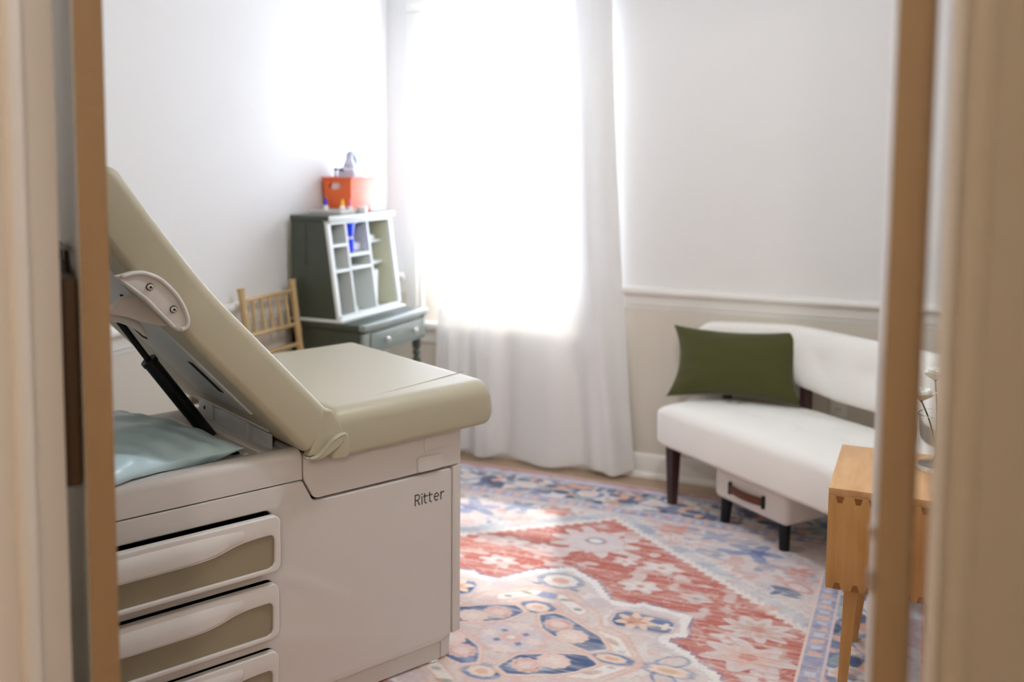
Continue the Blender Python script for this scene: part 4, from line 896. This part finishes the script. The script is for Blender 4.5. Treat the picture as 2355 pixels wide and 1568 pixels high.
# back: padded band following the plan path
pp = smoothpath([(*sl(-0.93, 4.340), 0), (*sl(-0.82, 4.352), 0), (*sl(-0.70, 4.354), 0), (*sl(-0.605, 4.352), 0), (0.19, 0.497, 0), (0.34, 0.505, 0), (0.60, 0.505, 0), (0.90, 0.505, 0), (1.20, 0.505, 0), (1.40, 0.505, 0)], 10)
LP = [0]
for i in range(1, len(pp)): LP.append(LP[-1]+math.dist(pp[i], pp[i-1]))
bt = [(0.63, 0.66), (0.86, 0.66), (1.10, 0.66), (1.33, 0.66), (1.55, 0.66)]
rows = []; NS = 44
for i, p in enumerate(pp):
    t_ = Vector(pp[min(i+1, len(pp)-1)])-Vector(pp[max(i-1, 0)]); t_.normalize(); nn = Vector((-t_.y, t_.x, 0))     # nn points to the wall
    e = min(LP[i], LP[-1]-LP[i]); k = 1.0 if e > 0.045 else math.sqrt(max(0.02, 1-(1-e/0.045)**2))
    zt = 0.772 + 0.016*min(1, LP[i]/0.45) - 0.03*max(0, 1-LP[i]/0.08)**2; zb = 0.545 - 0.028*min(1, max(0, LP[i]-0.4)/0.3)
    row = []; hz = (zt-zb)/2; th = 0.052*k; rr = th*0.95
    for j in range(NS):
        a = 2*PI*j/NS; ca, sa = math.cos(a), math.sin(a)
        # superellipse section: flat faces, round top and bottom
        x = th*math.copysign(abs(ca)**0.55, ca); z = hz*math.copysign(abs(sa)**0.75, sa)*(0.9+0.1*k)
        zz = (zt+zb)/2+z
        if x < 0:
            for (bs, bz) in bt: x += 0.020*math.exp(-(((LP[i]-bs)/0.05)**2+((zz-bz)/0.045)**2))
        lean = (zz-0.5)*0.10
        row.append(tuple(Vector(p)+nn*(x+lean-0.01))[:2]+(zz,))
    rows.append(row)
b = MB(); b.grid(rows, closed_v=True, cap0=True, cap1=True); bk = b.build('backrest', M['linen'], SF, ang=60)
for (bs, bz) in bt:
    i = min(range(len(LP)), key=lambda q: abs(LP[q]-bs)); p = pp[i]
    b = MB(); b.lathe([(0.001, -0.004), (0.008, -0.003), (0.011, 0.002), (0.001, 0.006)], (p[0], p[1]-0.036+(bz-0.5)*0.10, bz), 14, axis='y'); b.build('button', M['linen'], bk)
for s_ in (0.30, 1.28):
    b = MB(); b.box(s_-0.02, s_+0.02, 0.475, 0.515, 0.40, 0.60, 0.004); b.build('back_support', M['darkwood'], SF)
qx, qy = sl(-0.78, 4.36); b = MB(); b.box(qx-0.018, qx+0.018, qy-0.03, qy, 0.40, 0.60, 0.004); b.build('back_support', M['darkwood'], SF)
def taperleg(x, y, z0, z1, a, c, dx=0.0, dy=0.0):
    b = MB(); b.grid([[(x+dx+sx*c, y+dy+sy*c, z0) for sx, sy in ((-1, -1), (1, -1), (1, 1), (-1, 1))], [(x+sx*a, y+sy*a, z1) for sx, sy in ((-1, -1), (1, -1), (1, 1), (-1, 1))]], closed_v=True, cap0=True, cap1=True); return b
for (x, y, z0) in ((0.0, 0.028, RUGZ), (1.32, 0.028, RUGZ), (*sl(-0.997, 4.215), RUGZ), (1.32, 0.46, RUGZ)):
    taperleg(x, y, z0, 0.275, 0.024, 0.015).build('leg', M['darkwood'], SF, ang=20)

# green pillow leaning on the settee back
pb = Vector((-0.742, 4.245, 0.460)); e1 = Vector((0.52, 0.028, 0.010)); e2 = Vector((0.0, 0.105, 0.262))
u1 = e1.normalized(); u2 = e2.normalized(); u3 = u1.cross(u2).normalized()
cu_ = thing('cushion', 'rectangular olive green velvet cushion leaning on the settee back', 'cushion', pb)
b = MB(); b.pillow(0.575, 0.325, 0.150, lambda x, y, z: tuple(u1*x + u2*(y+0.150) - u3*(z) + Vector((0, -0.045, 0.014))), 0.15, 48, 0.0015, 5, 2.6); b.build('cushion_cover', M['velvet'], cu_, ang=75)

# white bin on short legs under the settee
BX = thing('storage_box', 'white box with a brown leather handle on short black legs under the settee', 'box', LEG, SA)
b = MB(); b.box(0.232, 0.645, 0.055, 0.40, 0.112, 0.250, 0.028, 5); b.build('box_body', M['whitebox'], BX)
b = MB(); rows = []
for k in range(13):
    s_ = k/12; x = 0.335+0.195*s_; y = 0.050-0.016*math.sin(PI*s_); z = 0.178
    rows.append([(x, y-0.002, z-0.016), (x, y-0.004, z), (x, y-0.002, z+0.016), (x, y+0.002, z+0.016), (x, y+0.002, z-0.016)])
b.grid(rows, closed_v=True, cap0=True, cap1=True); h = b.build('handle', M['leather'], BX)
for x in (0.338, 0.527):
    b = MB(); b.box(x-0.006, x+0.006, 0.044, 0.057, 0.153, 0.203, 0.002); b.build('handle_clip', M['black'], h)
for (x, y) in ((0.275, 0.095), (0.600, 0.095), (0.275, 0.36), (0.600, 0.36)):
    b = MB(); b.tube([(x, y, 0.118), (x-0.006*(1 if x < 0.4 else -1), y-0.004, RUGZ+0.001)], [0.025, 0.020], 16); b.build('leg', M['black'], BX)

# ------------------------------------------------------------------ oak nightstand, vase, outlet
NX0, NX1, NY0, NY1, NZ0, NZ1 = -0.213, 0.16, 2.70, 3.14, 0.346, 0.624
NS_ = thing('nightstand', 'oak nightstand with dovetailed corners and tapered legs on the rug', 'nightstand', (NX0, NY0, 0))
nf = lambda x, y, z: (x-NX0, y-NY0, z)
b = MB(); b.box(NX0, NX1, NY0+0.001, NY1, NZ1-0.020, NZ1, 0.0015, f=nf); b.build('top', M['oaktop'], NS_)
b = MB(); b.box(NX0, NX1, NY0, NY0+0.020, NZ0, NZ1-0.0202, 0.001, f=nf); b.build('side_panel', M['oak'], NS_)
b = MB(); b.box(NX0, NX1, NY1-0.020, NY1, NZ0, NZ1-0.0202, 0.001, f=nf); b.build('side_panel', M['oak'], NS_)
b = MB(); b.box(NX0+0.001, NX1-0.001, NY0+0.021, NY1-0.021, NZ0, NZ0+0.018, f=nf); b.box(NX0+0.002, NX0+0.014, NY0+0.021, NY1-0.021, NZ0+0.018, NZ1-0.021, f=nf); b.build('carcass', M['oak'], NS_)
b = MB(); b.box(NX1-0.016, NX1-0.001, NY0+0.024, NY1-0.024, NZ0+0.022, NZ1-0.024, 0.002, f=nf); dwr = b.build('drawer', M['oak'], NS_)
b = MB(); b.lathe([(0.005, 0), (0.005, 0.012), (0.013, 0.016), (0.013, 0.024), (0.001, 0.026)], nf(NX1-0.001, (NY0+NY1)/2, 0.49), 16, axis='x'); b.build('knob', M['oakdark'], dwr)
for k in range(9):
    x = NX0+0.030+k*0.043+0.004*math.sin(k*2.1)
    for (za, zb, wa, wb) in ((NZ1-0.0385, NZ1-0.0205, 0.006, 0.011), (NZ0, NZ0+0.018, 0.011, 0.006)):
        b = MB(); b.shape([[(x-wa, za), (x+wa, za), (x+wb, zb), (x-wb, zb)]], -0.0006, 0.001, 0.0, lambda a, z, d: nf(a, NY0+d, z)); b.build('dovetail', M['oakdark'], NS_)
b = MB(); b.shape([roundpoly([(-0.078, 0.365), (-0.071, 0.366), (-0.066, 0.395), (-0.069, 0.418), (-0.080, 0.432), (-0.074, 0.405)], 0.004)], -0.0005, 0.001, 0.0, lambda a, z, d: nf(a, NY0+d, z)); b.build('knot', M['oakdark'], NS_)
for (x, y, sx, sy) in ((NX0+0.065, NY0+0.055, -1, -1), (NX1-0.065, NY0+0.055, 1, -1), (NX0+0.090, NY1-0.035, -2.1, 1.6), (NX1-0.090, NY1-0.035, 2.1, 1.6)):
    lx, ly, _ = nf(x, y, 0); taperleg(lx, ly, RUGZ, NZ0+0.002, 0.018, 0.0115, 0.016*sx, 0.012*sy).build('leg', M['oak'], NS_, ang=20)
VB = Vector((0.052, 2.998, NZ1))
vs = thing('vase', 'clear straight-sided glass vase on the oak nightstand', 'vase', VB)
b = MB(); b.lathe([(0.001, 0.0005), (0.053, 0.0005), (0.055, 0.003), (0.055, 0.158), (0.053, 0.160), (0.051, 0.158), (0.051, 0.014), (0.001, 0.012)], (0, 0, 0), 36); b.build('vase_glass', M['glass'], vs)
def flower(loc, head, label, r, seed):
    rnd = random.Random(seed); t = thing('flower', label, 'flower', loc, 0, 'white flowers in the glass vase')
    hd = Vector(head)-Vector(loc)
    b = MB(); b.tube(smoothpath([(0, 0, 0), tuple(hd*0.55+Vector((0.004, 0, 0.01))), tuple(hd)], 6), 0.0022, 8); b.build('stem', M['leaf'], t)
    b = MB()
    for ring, (n, tilt, sc) in enumerate(((6, 0.35, 1.0), (5, 0.75, 0.8), (4, 1.15, 0.55))):
        for k in range(n):
            a = 2*PI*k/n+ring*0.5+rnd.uniform(-.2, .2); rows = []
            for i in range(6):
                s_ = i/5; L = r*sc*s_; w = r*sc*0.52*math.sin(PI*min(0.92, 0.12+s_*0.8))
                zz = L*math.sin(tilt)+0.25*L*L/r; xx = L*math.cos(tilt)
                row = []
                for j in range(5):
                    q = (j/4-0.5)*2; px, py = xx, w*q
                    row.append((hd.x+px*math.cos(a)-py*math.sin(a), hd.y+px*math.sin(a)+py*math.cos(a), hd.z+zz+0.25*w*q*q))
                rows.append(row)
            b.grid(rows)
    o = b.build('petals', M['petal'], t, ang=80); md = o.modifiers.new('thick', 'SOLIDIFY'); md.thickness = 0.0008
    b = MB(); b.lathe([(0.001, -0.006), (0.006, 0.0), (0.007, 0.006), (0.001, 0.012)], tuple(hd), 10); b.build('flower_centre', M['leaf'], t)
flower(VB+Vector((0.01, 0, 0.018)), (0.006, 2.982, 0.822), 'white flower leaning over the vase rim nearest the door leaf', 0.046, 1)
flower(VB+Vector((0.0, 0.02, 0.018)), (0.042, 3.012, 0.878), 'tallest white flower, upright in the middle of the vase', 0.046, 2)
flower(VB+Vector((-0.01, -0.01, 0.018)), (0.108, 2.975, 0.828), 'white flower bending away from the door leaf in the vase', 0.040, 3)
WO = thing('wall_outlet', 'pale wall outlet below the settee back, seen in the gap', 'outlet', (-0.322, YB-0.006, 0.44))
b = MB(); b.box(-0.036, 0.036, -0.006, 0, -0.058, 0.058, 0.003); b.build('cover_plate', M['trim'], WO)
for z in (-0.02, 0.02):
    b = MB(); b.shape([rrect(-0.016, 0.016, z-0.014, z+0.014, 0.006)], -0.008, -0.003, 0.001, lambda a, c, d: (a, d, c)); so = b.build('socket', M['trim'], WO)
    b = MB(); b.box(-0.008, -0.005, -0.0086, -0.006, z-0.005, z+0.006); b.box(0.005, 0.008, -0.0086, -0.006, z-0.005, z+0.006); b.build('socket_slot', M['dark'], so)

# ------------------------------------------------------------------ added fill lamps, daylight, camera
def lamp(name, label, loc, power, col, r=0.13):
    t = thing(name, label, 'lamp', loc)
    b = MB(); b.lathe([(0.001, 0), (0.07, 0), (0.07, -0.02), (0.012, -0.028), (0.012, -0.10), (0.001, -0.10)], (0, 0, 0), 24); b.build('lamp_base', M['chrome'], t)
    b = MB(); b.lathe([(0.012, -0.10)]+[(r*math.sin(PI*(0.06+0.94*k/16)), -0.095-r+r*math.cos(PI*(0.06+0.94*k/16))) for k in range(1, 16)]+[(0.001, -0.095-2*r)], (0, 0, 0), 32); b.build('lamp_globe', globe, t)
    L = bpy.data.lights.new(name+'_light', 'POINT'); L.shadow_soft_size = 0.06; L.energy = power; L.color = col
    o = bpy.data.objects.new(name+'_light', L); COL.objects.link(o); o.location = (loc[0], loc[1], loc[2]-0.095-r); o.parent = None
# opal globe: lets its bulb's light through
globe = bpy.data.materials.new('opal_glass'); globe.use_nodes = True; nt = globe.node_tree; nt.nodes.remove(nt.nodes['Principled BSDF'])
tp = nt.nodes.new('ShaderNodeBsdfTransparent'); tl = nt.nodes.new('ShaderNodeBsdfTranslucent'); mx = nt.nodes.new('ShaderNodeMixShader'); mx.inputs[0].default_value = 0.2
nt.links.new(tp.outputs[0], mx.inputs[1]); nt.links.new(tl.outputs[0], mx.inputs[2]); nt.links.new(mx.outputs[0], nt.nodes['Material Output'].inputs[0])
lamp('fill_lamp', 'added opal globe fill lamp at the room ceiling', (-0.60, 2.55, ZC), 37.5, (0.93, 1.0, 1.11))  # unseen fixture, added to fill the room with light
lamp('fill_lamp', 'added opal globe fill lamp at the hallway ceiling', (0.25, -0.95, ZC), 42, (1.0, 0.92, 0.82))  # also unseen, added to light the door frame and the near table side
w = bpy.data.worlds.new('sky'); S.world = w; w.use_nodes = True
bg = w.node_tree.nodes['Background']; bg.inputs[0].default_value = (0.78, 0.92, 1.18, 1); bg.inputs[1].default_value = 19.5
for (nm, loc, rot, sx, sy) in (('window_portal', ((WX0+WX1)/2, YB+0.13, (WZ0+WZ1)/2), (PI/2, 0, PI), WX1-WX0, WZ1-WZ0),):
    L = bpy.data.lights.new(nm, 'AREA'); L.shape = 'RECTANGLE'; L.size = sx; L.size_y = sy; L.cycles.is_portal = True
    o = bpy.data.objects.new(nm, L); COL.objects.link(o); o.location = loc; o.rotation_euler = rot
    d = Vector((0, -1, 0)) if loc[1] > 4 else Vector((-1, 0, 0)); o.rotation_euler = d.to_track_quat('-Z', 'Z').to_euler()
sun = bpy.data.lights.new('sun', 'SUN'); sun.energy = 34.0; sun.angle = math.radians(2.5); sun.color = (1.0, 0.98, 0.95)
o = bpy.data.objects.new('sun', sun); COL.objects.link(o); o.rotation_euler = Vector((0.33, -1.05, -1.42)).to_track_quat('-Z', 'Y').to_euler()

cam = bpy.data.cameras.new('camera'); co = bpy.data.objects.new('camera', cam); COL.objects.link(co); S.camera = co
PITCH, ROLL, YAW, FPX, PY = 0.08677, 0.00895, 0.40124, 2251.6, 558.66
cam.sensor_fit = 'HORIZONTAL'; cam.sensor_width = 36.0; cam.lens = FPX/2355*36.0
cam.shift_y = -(784-PY)/2355
co.matrix_world = Matrix.Translation((0, 0, 1.5)) @ Matrix.Rotation(YAW, 4, 'Z') @ Matrix.Rotation(PI/2-PITCH, 4, 'X') @ Matrix.Rotation(ROLL, 4, 'Z')
cam.clip_start = 0.02
cam.dof.use_dof = True; cam.dof.focus_distance = 2.45; cam.dof.aperture_fstop = 1.7
S.view_settings.view_transform = 'Standard'; S.view_settings.look = 'None'; S.view_settings.gamma = 1.0; S.view_settings.exposure = 0.35; S.view_settings.use_curve_mapping = False
S.cycles.use_denoising = True
S.cycles.max_bounces = 10; S.cycles.diffuse_bounces = 6; S.cycles.transmission_bounces = 6; S.cycles.transparent_max_bounces = 12
S.cycles.sample_clamp_indirect = 6.0; S.cycles.caustics_reflective = False; S.cycles.caustics_refractive = False
